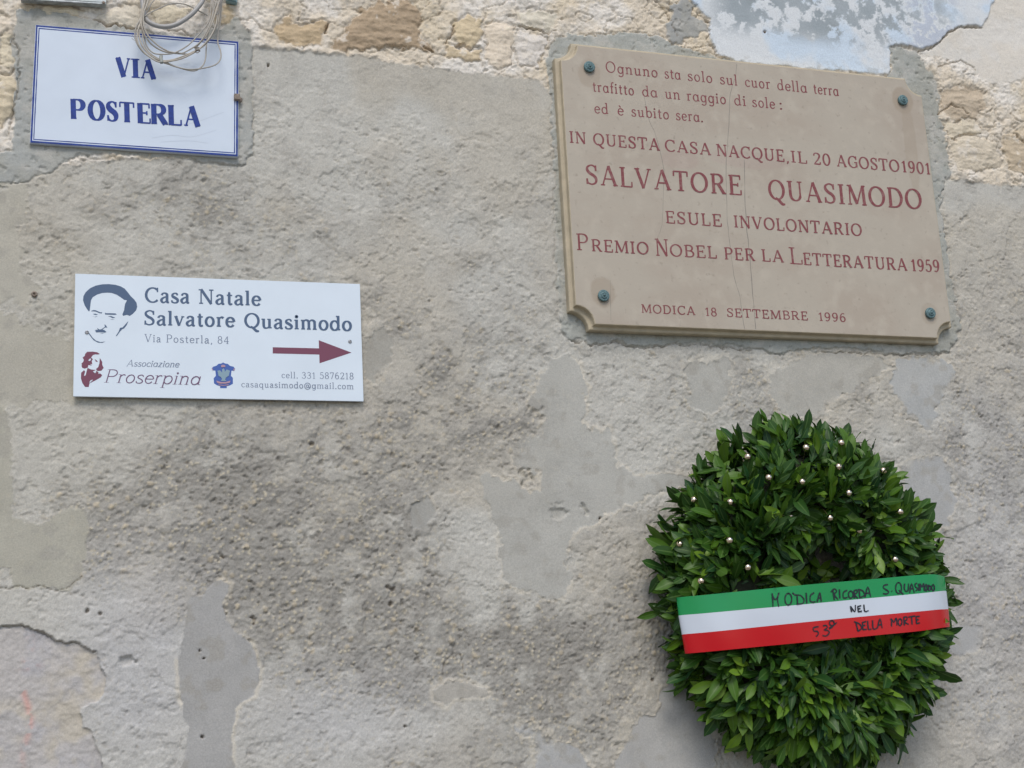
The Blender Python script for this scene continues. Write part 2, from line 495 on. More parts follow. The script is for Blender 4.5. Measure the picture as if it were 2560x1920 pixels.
for poly, lb, base in ((cem1, 'grey cement bedding round the street name tile', (158, 160, 157)), (cem2, 'grey cement bedding round the marble plaque', (156, 158, 153)), (cem3, 'small grey cement repair', (150, 151, 149))):
    d = sdf(poly, 1.1)
    m = sst(-2, 3, d)
    cc = np.empty_like(col); cc[:] = C3(base)
    cc = mixc(cc, C3((152, 150, 140)), sst(0.4, 0.65, n_mid) * 0.5)
    cc = mixc(cc, C3((176, 174, 168)), sst(0.5, 0.7, fbm(GX, GZ, 0.04, 4, 61)) * 0.6)
    edge = sst(14, 2, d) * sst(-1, 1, d)
    ch = 0.0035 + (n_big - 0.5) * 0.01 + (n_fin - 0.5) * 0.0028 + (n_grn - 0.5) * 0.0009 + (n_horiz - 0.5) * 0.002
    ch -= sst(0.66, 0.74, fbm(GX, GZ, 0.014, 3, 63)) * 0.003
    hgt = hgt * (1 - m) + ch * m
    col = col * (1 - m[..., None]) + cc * m[..., None]
    hgt -= sst(-5, -1, d) * sst(3, 0, d) * 0.003
    lab[d > 0] = newlab('cement_bed', lb)

# --- smooth patches left of an older skim coat
k5, k6, k4 = 0.31646, 0.6751, 0.452
MV = 1.15732
patches = [
    (T([(1750, 145), (1810, 190), (1800, 260), (1750, 340), (1770, 440), (1850, 560), (1980, 650), (2015, 760), (2050, 850), (2040, 960), (2000, 1070), (1900, 1130), (1860, 1180), (1850, 1290), (1820, 1400),
        (1840, 1500), (1850, 1643), (1860, 2100), (1380, 2100), (1430, 1643), (1470, 1480), (1495, 1330), (1450, 1200), (1420, 1030), (1410, 800), (1440, 620), (1465, 480), (1470, 330), (1500, 290), (1590, 285), (1660, 210)], k5, 0, 1400),
     (157, 156, 154), 0.0026, 0.5, 0.6, 'tall smooth grey patch near the bottom left'),
    (T([(700, 135), (760, 125), (815, 170), (835, 240), (825, 370), (850, 410), (930, 400), (940, 540), (1020, 580), (1180, 570), (1400, 600), (1100, 640), (1000, 680), (900, 720), (840, 760), (770, 810), (755, 870), (780, 930),
        (750, 1030), (700, 1030), (600, 1000), (530, 970), (520, 850), (510, 740), (460, 650), (440, 600), (480, 580), (560, 600), (640, 640), (670, 640), (660, 570), (600, 555), (570, 530), (570, 490), (610, 420), (690, 370), (620, 310), (650, 260), (690, 200)], k6, 900, 800),
     (166, 165, 159), 0.0018, 1.3, 0.45, 'large branching smooth patch in the middle of the render'),
    (T([(1660, 800), (1740, 770), (1800, 760), (1900, 770), (1930, 800), (1860, 830), (1790, 870), (1780, 905), (1700, 900), (1665, 860)], MV, 0, 0), (166, 164, 157), 0.0012, 1.3, 0.3, None),
    (T([(1930, 775), (2040, 772), (2065, 810), (2040, 840), (2010, 930), (1975, 905), (1930, 850)], MV, 0, 0), (164, 166, 166), 0.0014, 1.3, 0.3, 'smooth grey patch under the right end of the plaque'),
    (T([(1945, 1010), (1985, 990), (2025, 988), (2055, 1020), (2060, 1090), (2050, 1135), (2000, 1145), (1960, 1100)], MV, 0, 0), (161, 162, 162), 0.0014, 1.0, 0.3, 'smooth grey patch behind the right side of the wreath'),
    (T([(2050, 1350), (2120, 1352), (2125, 1395), (2080, 1420), (2030, 1400)], MV, 0, 0), (162, 163, 164), 0.0012, 0.8, 0.3, None),
    (T([(580, 1490), (640, 1500), (720, 1560), (800, 1590), (850, 1650), (860, 1750), (700, 1750), (640, 1590)], k6, 900, 800), (162, 163, 163), 0.0014, 1.5, 0.4, None),
    (T([(1000, 1490), (1090, 1480), (1130, 1350), (1200, 1330), (1300, 1400), (1320, 1800), (900, 1800), (960, 1600)], k6, 900, 800), (162, 162, 161), 0.0012, 1.6, 0.4, None),
    (T([(270, 1370), (320, 1340), (400, 1345), (470, 1370), (480, 1390), (410, 1392), (350, 1400), (315, 1430), (275, 1405)], k6, 900, 800), (164, 160, 152), 0.002, 0.6, 0.5, 'small smooth fleck low in the middle'),
    (T([(190, 690), (260, 655), (285, 720), (250, 780), (200, 780)], k6, 900, 800), (156, 155, 150), 0.0012, 0.8, 0.6, None),
    (T([(-100, 250), (0, 250), (170, 225), (180, 330), (150, 450), (90, 470), (110, 600), (100, 700), (200, 790), (230, 830), (160, 900), (60, 880), (0, 900), (-100, 900)], k4, 0, 350), (172, 168, 156), 0.001, 1.8, 0.0, 'smooth tan patch at the left edge'),
    (T([(-100, 950), (60, 960), (170, 1060), (400, 1080), (560, 1200), (560, 1440), (400, 1440), (200, 1460), (0, 1500), (-100, 1500)], k4, 0, 350), (168, 164, 152), 0.001, 1.8, 0.0, 'smooth tan patch left of the white sign'),
    (T([(-60, 60), (20, 90), (45, 200), (50, 400), (60, 555), (130, 600), (215, 595), (240, 560), (320, 520), (392, 545), (372, 700), (350, 830), (300, 880), (200, 892), (60, 880), (50, 800), (0, 790), (-60, 780)], .5787, 0, 960), (164, 161, 148), 0.0016, 1.2, 0.1, 'smooth olive patch at the left edge'),
    (T([(790, 730), (830, 700), (850, 740), (840, 790), (805, 830), (785, 800)], MV, 0, 0), (154, 152, 145), 0.0006, 1.2, 0.2, None),
    (T([(1480, 790), (1560, 770), (1580, 800), (1570, 860), (1530, 900), (1490, 870)], MV, 0, 0), (164, 163, 157), 0.0006, 1.4, 0.3, None),
]
for poly, c, up, rg, rim, lb in patches:
    d = sdf(poly, rg, 60, 0.35 * rg)
    soft = 1 if rg <= 0.5 else sst(0.30, 0.52, fbm(GX + 2, GZ, 0.14, 3, 79) + 0.10)      # edges feathered out here and there
    m = sst(-1.5, 2.0 + 26 * (1 - soft), d)
    pc = C3(c) * (0.88 + 0.24 * fbm(GX, GZ, 0.07, 5, 71, .6)[..., None])
    stain = sst(.60, .72, fbm(GX + 5, GZ, 0.035, 4, 75)) * .5
    pc = mixc(pc, C3((146, 142, 134)), stain)
    ph = up + (n_big - 0.5) * 0.010 + (n_mid - 0.5) * 0.0018 + (n_grn - 0.5) * 0.0004
    hole = sst(0.74, 0.80, fbm(GX, GZ, 0.03, 2, 77)) * 0.6
    hgt = hgt * (1 - m) + ph * m
    mc = m * (1.0 if rg <= 0.5 else 0.78)
    col = col * (1 - mc[..., None]) + pc * mc[..., None]
    rimz = sst(-14, -5, d) * sst(0.5, -1.5, d)
    col = mixc(col, C3((200, 192, 176)), np.clip(rimz * rim * sst(0.40, 0.55, fbm(GX - 1, GZ + 2, 0.12, 2, 73) + 0.08), 0, 1) * 0.85)
    hgt += rimz * rim * 0.0012
    lab[d > 0] = newlab('plaster_patch', lb)

# pinkish older plaster at the bottom left, set back under a broken ledge
pink = T([(-300, 500), (0, 528), (180, 525), (370, 592), (450, 640), (640, 672), (750, 735), (800, 850), (850, 940), (820, 1060), (720, 1140), (640, 1170), (650, 1330), (720, 1340), (800, 1560), (820, 1700), (800, 2100), (-300, 2100)], k5, 0, 1400)
d = sdf(pink, 0.7)
m = sst(-1.0, 1.5, d)
pc = np.empty_like(col); pc[:] = C3((174, 170, 167))
pc = mixc(pc, C3((180, 172, 156)), sst(0.42, 0.66, fbm(GX, GZ, 0.14, 5, 81, .6)) * 0.7)
pc = mixc(pc, C3((168, 167, 171)), sst(0.45, 0.66, fbm(GX, GZ, 0.07, 4, 83)) * 0.6)
red = blob(66 + 10 * np.sin(V / 31.0), 1760, 9, 130) * sst(0.46, 0.56, fbm(GX, GZ, 0.02, 4, 85)) + 0.5 * blob(72, 1665, 26, 10) * sst(.45, .6, fbm(GX, GZ, 0.015, 3, 87))
pc = mixc(pc, C3((196, 148, 138)), np.clip(red * 0.7, 0, 1))
ph = -0.0045 + (n_big - 0.5) * 0.01 + (n_mid - 0.5) * 0.006 + (n_fin - 0.5) * 0.0055 + (n_grn - 0.5) * 0.0024
hgt = hgt * (1 - m) + ph * m
col = col * (1 - m[..., None]) + pc * m[..., None]
lab[d > 0] = newlab('plaster_patch', 'pinkish older plaster in the bottom left corner')

# cracks, holes and ledges
for pts, wd, dp in ((T([(0, 525), (170, 520), (370, 590), (450, 635), (640, 665), (740, 720)], k5, 0, 1400), 3.0, 0.008),
                    ([(2296, 131), (2344, 112), (2370, 81), (2412, 68), (2456, 70)], 2.6, 0.008),
                    ([(1428, 852), (1456, 855), (1501, 865), (1541, 853), (1608, 872), (1650, 866), (1700, 862), (1800, 866), (1880, 880)], 2.2, 0.006),
                    ([(2040, 880), (2200, 884), (2300, 888), (2370, 882)], 1.8, 0.005),
                    (T([(300, 1330), (310, 1270), (350, 1240), (370, 1230), (380, 1300), (400, 1330)], k6, 900, 800), 1.6, 0.004),
                    ([(2340, 170), (2400, 150), (2440, 175)], 2.0, 0.006), ([(2345, 285), (2380, 262), (2420, 285)], 2.5, 0.007),
                    (T([(560, 560), (600, 600), (630, 680)], k2, 2200, 0), 3.0, 0.009),
                    (T([(655, 150), (652, 210)], k1, 550, 0), 3.5, 0.014), (T([(1830, 160), (1920, 180), (2000, 200), (2060, 200)], k1, 550, 0), 2.2, 0.008),
                    (T([(1440, 160), (1420, 220), (1390, 270)], k1, 550, 0), 2.4, 0.008), (T([(1440, 280), (1520, 300), (1600, 290)], k1, 550, 0), 2.2, 0.007),
                    (T([(1250, 280), (1300, 315)], k1, 550, 0), 3.0, 0.009), (T([(120, 270), (100, 320), (150, 400), (140, 500), (150, 640), (140, 760), (100, 900), (60, 1060)], k3, 0, 0), 2.4, 0.006),
                    (T([(730, 150), (850, 195), (1000, 215), (1130, 222)], k3, 0, 0), 2.2, 0.007), (T([(1330, 250), (1430, 245), (1520, 285)], k3, 0, 0), 2.4, 0.007),
                    ([(1640, 5), (1665, 30), (1690, 90)], 1.8, 0.005), ([(1730, 20), (1772, 60), (1768, 100), (1790, 138)], 1.8, 0.005),
                    (T([(560, 380), (430, 340)], k3, 0, 0), 1.5, 0.003),
                    (T([(0, 230), (120, 215), (340, 215), (430, 245), (560, 200), (650, 130)], k5, 0, 1400), 1.6, 0.003)):
    dd = line_d(pts, 30, 0.8)
    hgt -= sst(wd, wd * 0.35, dd) * dp
    col = mixc(col, C3((120, 108, 94)), sst(wd * 0.8, wd * 0.2, dd) * 0.5)
for u, v, r, dp in ((1500, 1295, 3.2, 0.012), (1455, 1272, 10, 0.007), (1320, 1195, 16, 0.007), (1400, 1282, 22, 0.006), (1335, 1040, 20, 0.005), (500, 1625, 3.2, 0.012), (508, 1645, 3.0, 0.012), (503, 1842, 4.5, 0.012), (1012, 1815, 3.5, 0.012),
                    (640, 1548, 8, 0.008), (780, 1110, 6, 0.007), (560, 1395, 8, 0.008), (980, 1478, 8, 0.008), (977, 1510, 6, 0.008), (1910, 82, 4, 0.01), (672, 160, 3.5, 0.01), (317, 1645, 14, 0.009), (218, 1527, 6, 0.008), (250, 1535, 5, 0.008),
                    (1630, 1700, 5, 0.006), (2410, 548, 9, 0.006), (1700, 1350, 6, 0.007), (1040, 1345, 9, 0.007)):
    kq = 0.4 if r < 7 else 2.2
    q = sst(1.25, 0.6, np.hypot(U + w2u * kq - u, V + w2v * kq - v) / r)
    hgt -= q * dp
    if r < 9: col = mixc(col, C3((92, 80, 68)), q * 0.6)
hgt[:, 0] = hgt[:, -1] = 0

wall = empty('house_wall', (1.2, 0, 0), 'weathered old house wall of peeling grey render with bare rubble masonry along the top', 'wall')


def wall_material():
    m = bpy.data.materials.new('old_wall')
    m.use_nodes = True
    n, l = m.node_tree.nodes, m.node_tree.links
    b = n['Principled BSDF']
    b.inputs['Roughness'].default_value = 0.92
    b.inputs['Specular IOR Level'].default_value = 0.25
    at = n.new('ShaderNodeAttribute'); at.attribute_name = 'tone'
    tc = n.new('ShaderNodeTexCoord')
    t = n.new('ShaderNodeTexNoise'); t.inputs['Scale'].default_value = 260; t.inputs['Detail'].default_value = 4; t.inputs['Roughness'].default_value = 0.65
    l.new(tc.outputs['Object'], t.inputs['Vector'])
    r = n.new('ShaderNodeMapRange'); r.inputs[1].default_value = 0.3; r.inputs[2].default_value = 0.7; r.inputs[3].default_value = 0.88; r.inputs[4].default_value = 1.12
    l.new(t.outputs[0], r.inputs[0])
    x = n.new('ShaderNodeMix'); x.data_type = 'RGBA'; x.blend_type = 'MULTIPLY'; x.inputs[0].default_value = 1
    l.new(at.outputs[0], x.inputs[6]); l.new(r.outputs[0], x.inputs[7]); l.new(x.outputs[2], b.inputs['Base Color'])
    t2 = n.new('ShaderNodeTexNoise'); t2.inputs['Scale'].default_value = 330; t2.inputs['Detail'].default_value = 5; t2.inputs['Roughness'].default_value = 0.7
    l.new(tc.outputs['Object'], t2.inputs['Vector'])
    q = n.new('ShaderNodeBump'); q.inputs['Strength'].default_value = 1; q.inputs['Distance'].default_value = 0.0011
    l.new(t2.outputs[0], q.inputs['Height']); l.new(q.outputs[0], b.inputs['Normal'])
    return m


M_wall = wall_material()
flab = lab[:-1, :-1]
idx = np.arange(NX * NZ, dtype=np.int32).reshape(NZ, NX)
Q = np.stack([idx[:-1, :-1], idx[:-1, 1:], idx[1:, 1:], idx[1:, :-1]], -1).reshape(-1, 4)
FL = flab.reshape(-1)
co = np.stack([GX, -hgt, GZ], -1).reshape(-1, 3).astype(np.float32)
tone = np.concatenate([np.clip(col, 0, 0.85), np.ones(U.shape + (1,), np.float32)], -1).reshape(-1, 4).astype(np.float32)
for k, (nm, lb, _) in enumerate(pieces):
    q = Q[FL == k]
    if len(q) < 12: continue
    used, inv = np.unique(q.reshape(-1), return_inverse=True)
    me = bpy.data.meshes.new(nm)
    nf = len(q)
    me.vertices.add(len(used)); me.loops.add(nf * 4); me.polygons.add(nf)
    me.vertices.foreach_set('co', co[used].reshape(-1))
    me.loops.foreach_set('vertex_index', inv.astype(np.int32).reshape(-1))
    me.polygons.foreach_set('loop_start', np.arange(0, nf * 4, 4, dtype=np.int32))
    me.polygons.foreach_set('use_smooth', np.ones(nf, bool))
    me.update(calc_edges=True)
    a = me.color_attributes.new('tone', 'FLOAT_COLOR', 'POINT')
    a.data.foreach_set('color', tone[used].reshape(-1))
    o = link(nm, me, M_wall, wall)
    if lb: o['label'] = lb
# body of the wall behind its face
M_core = mat('wall_rubble', (0.35, 0.32, 0.27), 0.9, noise=0.2, nscale=8)
vv = [(x, y, z) for z in (-0.02, 5.6) for x, y in ((-3, 0.03), (5.5, 0.03), (5.5, 0.5), (-3, 0.5))]
mesh_pd('wall_core', vv, [(0, 1, 5, 4), (1, 2, 6, 5), (2, 3, 7, 6), (3, 0, 4, 7), (4, 5, 6, 7), (3, 2, 1, 0)], M_core, wall)

# street
M_road = mat('street_paving', (0.16, 0.15, 0.135), 0.85, noise=0.25, nscale=3, bump=0.002, bscale=40)
g = mesh_pd('road', [(-60, -60, 0), (60, -60, 0), (60, 60, 0), (-60, 60, 0)], [(0, 1, 2, 3)], M_road)
g['kind'] = 'structure'

# ------------------------------------------------------------------ stroke lettering
# a glyph is (advance, strokes); a stroke is a list of (x, y, weight 0 thin .. 1 thick); serifs are ('S', x, y, left, right)


def arc(cx, cy, rx, ry, a0, a1, n=None, lo=0.0):
    n = n or max(6, int(abs(a1 - a0) / 18))
    o = []
    for i in range(n + 1):
        a = math.radians(a0 + (a1 - a0) * i / n)
        tx, ty = -rx * math.sin(a), ry * math.cos(a)
        o.append((cx + rx * math.cos(a), cy + ry * math.sin(a), max(lo, abs(ty) / math.hypot(tx, ty)) ** 1.4))
    return o


def ln(x0, y0, x1, y1, w): return [(x0, y0, w), (x1, y1, w)]


def sp(*p): return [tuple(q) for q in cr(p, 5)]


def caps():
    G = {}
    G['A'] = (.82, [ln(.10, 0, .41, 1, 0), ln(.41, 1, .72, 0, 1), ln(.2, .34, .62, .34, 0), ('S', .10, 0, .09, .11), ('S', .72, 0, .12, .1)])
    G['B'] = (.68, [ln(.16, 0, .16, 1, 1), ln(.16, .975, .36, .975, 0), arc(.36, .745, .2, .23, 90, -90), ln(.16, .515, .38, .515, 0), arc(.38, .27, .24, .245, 90, -90), ln(.16, .025, .38, .025, 0), ('S', .16, 0, .12, .1), ('S', .16, 1, .12, .1)])
    G['C'] = (.78, [arc(.45, .5, .36, .48, 48, 318), ln(.71, .7, .71, 1.0, 0), ])
    G['D'] = (.80, [ln(.16, 0, .16, 1, 1), ln(.16, .975, .36, .975, 0), arc(.36, .5, .36, .475, 90, -90), ln(.16, .025, .36, .025, 0), ('S', .16, 0, .12, .1), ('S', .16, 1, .12, .1)])
    G['E'] = (.66, [ln(.16, 0, .16, 1, 1), ln(.16, .975, .58, .975, 0), ln(.16, .52, .46, .52, 0), ln(.16, .025, .6, .025, 0), ln(.57, .76, .57, .99, 0), ln(.6, .01, .6, .26, 0), ln(.46, .42, .46, .62, 0), ('S', .16, 0, .12, .1), ('S', .16, 1, .12, .1)])
    G['G'] = (.82, [arc(.45, .5, .36, .48, 48, 330), ln(.71, .7, .71, 1.0, 0), ln(.72, .06, .72, .4, .9), ('S', .70, .42, .16, .1)])
    G['I'] = (.36, [ln(.18, 0, .18, 1, 1), ('S', .18, 0, .14, .14), ('S', .18, 1, .14, .14)])
    G['L'] = (.64, [ln(.16, 0, .16, 1, 1), ln(.16, .025, .58, .025, 0), ln(.58, .01, .58, .28, 0), ('S', .16, 0, .12, .1), ('S', .16, 1, .13, .13)])
    G['M'] = (.98, [ln(.13, 0, .16, 1, 0), ln(.16, 1, .48, .06, 1), ln(.48, .06, .8, 1, 0), ln(.82, 1, .85, 0, 1), ('S', .13, 0, .1, .1), ('S', .85, 0, .12, .11), ('S', .15, 1, .12, .05), ('S', .82, 1, .05, .12)])
    G['N'] = (.84, [ln(.15, 0, .15, 1, 0), ln(.15, 1, .70, 0, 1), ln(.70, 0, .70, 1, 0), ('S', .15, 0, .11, .11), ('S', .14, 1, .12, .06), ('S', .70, 1, .12, .12)])
    G['O'] = (.84, [arc(.42, .5, .35, .48, 0, 360, 24)])
    G['P'] = (.66, [ln(.16, 0, .16, 1, 1), ln(.16, .975, .36, .975, 0), arc(.36, .72, .23, .255, 90, -90), ln(.16, .465, .36, .465, 0), ('S', .16, 0, .12, .13), ('S', .16, 1, .12, .1)])
    G['Q'] = (.84, [arc(.42, .5, .35, .48, 0, 360, 24), sp((.34, .1, .3), (.5, -.02, .9), (.66, -.2, .9), (.8, -.2, .2))])
    G['R'] = (.76, [ln(.16, 0, .16, 1, 1), ln(.16, .975, .36, .975, 0), arc(.36, .735, .22, .24, 90, -90), ln(.16, .495, .38, .495, 0), ln(.38, .5, .64, .02, 1), ('S', .16, 0, .12, .12), ('S', .66, 0, .08, .09), ('S', .16, 1, .12, .1)])
    G['S'] = (.62, [sp((.52, .72, 0), (.49, .9, .2), (.32, .98, 0), (.14, .88, .5), (.12, .72, .9), (.24, .57, 1), (.42, .45, 1), (.52, .29, .9), (.48, .1, .5), (.3, .02, 0), (.12, .1, .2), (.09, .3, 0)), ln(.53, .7, .53, .98, 0), ln(.08, .02, .08, .3, 0)])
    G['T'] = (.74, [ln(.37, 0, .37, 1, 1), ln(.04, .975, .70, .975, 0), ln(.045, .74, .045, .99, 0), ln(.695, .74, .695, .99, 0), ('S', .37, 0, .14, .14)])
    G['U'] = (.82, [[(.17, 1, 1), (.17, .32, 1)] + arc(.415, .30, .245, .28, 180, 360)[1:-1] + [(.66, .32, .1), (.66, 1, .1)], ('S', .17, 1, .13, .13), ('S', .66, 1, .12, .12)])
    G['V'] = (.80, [ln(.10, 1, .40, 0, 1), ln(.40, 0, .70, 1, 0), ('S', .11, 1, .11, .13), ('S', .70, 1, .11, .09)])
    G['1'] = (.46, [ln(.25, 0, .25, .98, 1), sp((.06, .78, 0), (.16, .84, 0), (.25, .97, .3)), ('S', .25, 0, .14, .14)])
    G['2'] = (.6, [sp((.1, .74, .6), (.14, .92, .3), (.3, .98, 0), (.46, .9, .6), (.5, .72, 1), (.38, .45, .6), (.2, .2, .2), (.09, .05, .2)), ln(.08, .05, .52, .05, .5), ln(.53, .02, .53, .24, 0)])
    G['3'] = (.58, [sp((.1, .82, .5), (.2, .96, .1), (.34, .97, .2), (.46, .82, 1), (.42, .62, .6), (.24, .54, 0), (.42, .48, .5), (.5, .28, 1), (.42, .08, .5), (.24, .02, 0), (.1, .1, .4), (.08, .2, .6))])
    G['4'] = (.62, [ln(.42, 0, .42, .98, 1), ln(.42, .98, .06, .3, 0), ln(.05, .3, .58, .3, 0), ('S', .42, 0, .12, .12)])
    G['5'] = (.58, [ln(.16, .95, .48, .95, .6), ln(.16, .95, .13, .55, 0), sp((.13, .55, 0), (.3, .62, .2), (.47, .5, .8), (.5, .3, 1), (.42, .08, .5), (.24, .02, 0), (.1, .1, .4), (.08, .2, .6))])
    G['6'] = (.6, [sp((.48, .9, .2), (.34, .97, 0), (.18, .82, .7), (.1, .5, 1), (.11, .25, 1), (.2, .05, .4), (.32, .02, 0)), arc(.31, .31, .2, .29, -90, 200)])
    G['7'] = (.56, [ln(.06, .95, .52, .95, .5), ln(.51, .95, .22, 0, .8), ln(.06, .98, .06, .76, 0)])
    G['8'] = (.6, [arc(.3, .75, .18, .23, 0, 360, 20), arc(.3, .27, .22, .25, 0, 360, 20)])
    G['9'] = (.6, [sp((.12, .1, .2), (.26, .03, 0), (.42, .18, .7), (.5, .5, 1), (.49, .75, 1), (.4, .95, .4), (.28, .98, 0)), arc(.29, .69, .2, .29, 90, 380)])
    G['0'] = (.62, [arc(.31, .5, .23, .48, 0, 360, 24)])
    return G


def lower(xh):
    G = {}
    x = xh
    bowl = lambda cx: arc(cx, x / 2, .20, x / 2 - .015, 0, 360, 20)
    G['a'] = (.52, [sp((.1, x * .76, .8), (.14, x * .92, .3), (.25, x * .985, .1), (.37, x * .88, .8), (.385, x * .7, 1), (.385, x * .3, 1), (.4, x * .08, .8), (.5, x * .04, .1)), sp((.385, x * .62, 0), (.2, x * .52, .3), (.08, x * .3, 1), (.12, x * .08, .6), (.22, x * .03, .1), (.385, x * .22, 0))])
    G['a1'] = (.58, [bowl(.27), ln(.47, .02, .47, x, .8), ('S', .5, .02, .03, .08)])
    G['b'] = (.56, [ln(.12, .02, .12, 1, 1), bowl(.31), ('S', .10, 1, .1, .03)])
    G['c'] = (.48, [arc(.28, x / 2, .2, x / 2 - .015, 45, 320), ln(.42, x * .72, .42, x * .86, .7)])
    G['d'] = (.58, [bowl(.26), ln(.45, .02, .45, 1, 1), ('S', .43, 1, .1, .03), ('S', .47, .02, .03, .09)])
    G['e'] = (.5, [arc(.27, x / 2, .2, x / 2 - .015, 5, 325), ln(.08, x * .54, .46, x * .54, 0)])
    G['f'] = (.34, [sp((.36, .93, .6), (.28, .99, .2), (.19, .9, .8), (.17, .75, 1), (.17, 0, 1)), ln(.04, x - .02, .32, x - .02, 0), ('S', .17, 0, .11, .12)])
    G['g'] = (.56, [arc(.26, x / 2, .19, x / 2 - .015, 0, 360, 20), sp((.46, x, .8), (.46, 0, .9), (.42, -.2, .6), (.27, -.28, 0), (.1, -.2, .3)), ('S', .47, x - .02, .02, .09)])
    G['i'] = (.28, [ln(.14, 0, .14, x, 1), ('S', .14, 0, .11, .11), ('S', .12, x, .1, .02), arc(.14, x + .2, .028, .03, 0, 360, 8, 1)])
    G['l'] = (.28, [ln(.14, 0, .14, 1, 1), ('S', .14, 0, .11, .11), ('S', .12, 1, .1, .02)])
    hump = lambda a, b: sp((a, x * .72, 0), (a + .08, x * .92, .1), (a + .18, x * .985, .3), (b - .02, x * .86, .9), (b, x * .65, 1), (b, 0, 1))
    G['m'] = (.9, [ln(.14, 0, .14, x, 1), hump(.14, .45), hump(.45, .76), ('S', .14, 0, .1, .1), ('S', .45, 0, .1, .1), ('S', .76, 0, .1, .11), ('S', .12, x, .1, .02)])
    G['n'] = (.6, [ln(.14, 0, .14, x, 1), hump(.14, .46), ('S', .14, 0, .11, .1), ('S', .46, 0, .1, .11), ('S', .12, x, .1, .02)])
    G['o'] = (.54, [bowl(.27)])
    G['p'] = (.58, [ln(.13, -.28, .13, x, 1), arc(.32, x / 2, .2, x / 2 - .015, 0, 360, 20), ('S', .13, -.28, .11, .12), ('S', .11, x, .1, .02)])
    G['q'] = (.58, [arc(.26, x / 2, .2, x / 2 - .015, 0, 360, 20), ln(.46, -.28, .46, x, 1), ('S', .46, -.28, .12, .11)])
    G['r'] = (.42, [ln(.14, 0, .14, x, 1), sp((.14, x * .7, 0), (.22, x * .92, .1), (.32, x * .98, .5), (.38, x * .88, 1)), ('S', .14, 0, .11, .12), ('S', .12, x, .1, .02)])
    G['s'] = (.44, [sp((.36, x * .78, .2), (.32, x * .95, .3), (.21, x * .985, 0), (.1, x * .86, .6), (.11, x * .66, 1), (.26, x * .5, 1), (.38, x * .3, 1), (.34, x * .08, .5), (.2, x * .02, 0), (.08, x * .1, .3), (.06, x * .28, .2))])
    G['t'] = (.36, [sp((.16, x + .2, .4), (.17, x, 1), (.17, .16, 1), (.22, .03, .6), (.34, .06, .2)), ln(.04, x - .02, .33, x - .02, 0)])
    G['u'] = (.6, [sp((.14, x, 1), (.14, x * .35, 1), (.17, x * .1, .7), (.26, x * .03, .2), (.38, x * .1, .1), (.45, x * .3, 0)), ln(.45, .01, .45, x, 1), ('S', .12, x, .1, .02), ('S', .43, x, .1, .02), ('S', .47, .01, .02, .1)])
    G['v'] = (.54, [ln(.08, x, .27, 0, 1), ln(.27, 0, .46, x, 0), ('S', .09, x, .08, .1), ('S', .46, x, .08, .08)])
    G['z'] = (.48, [ln(.08, x - .025, .4, x - .025, 0), ln(.4, x, .07, .0, 1), ln(.07, .025, .42, .025, 0)])
    G['@'] = (.9, [arc(.45, .36, .38, .48, -60, 300, 26), arc(.43, .36, .15, .2, 0, 360, 14), sp((.58, .56, .8), (.6, .22, .6), (.7, .16, 0), (.8, .3, .1))])
    G['.'] = (.24, [arc(.12, .05, .028, .03, 0, 360, 8, 1)])
    G[','] = (.24, [sp((.12, .07, 1), (.14, -.02, .8), (.08, -.14, .1))])
    G[':'] = (.3, [arc(.14, .05, .028, .03, 0, 360, 8, 1), arc(.14, x * .85, .028, .03, 0, 360, 8, 1)])
    e = G['e']
    G['è'] = (e[0], e[1] + [ln(.16, x + .26, .28, x + .1, .6)])
    return G


CAPS, LOWS = caps(), {k: lower(k) for k in (.62, .66, .64)}


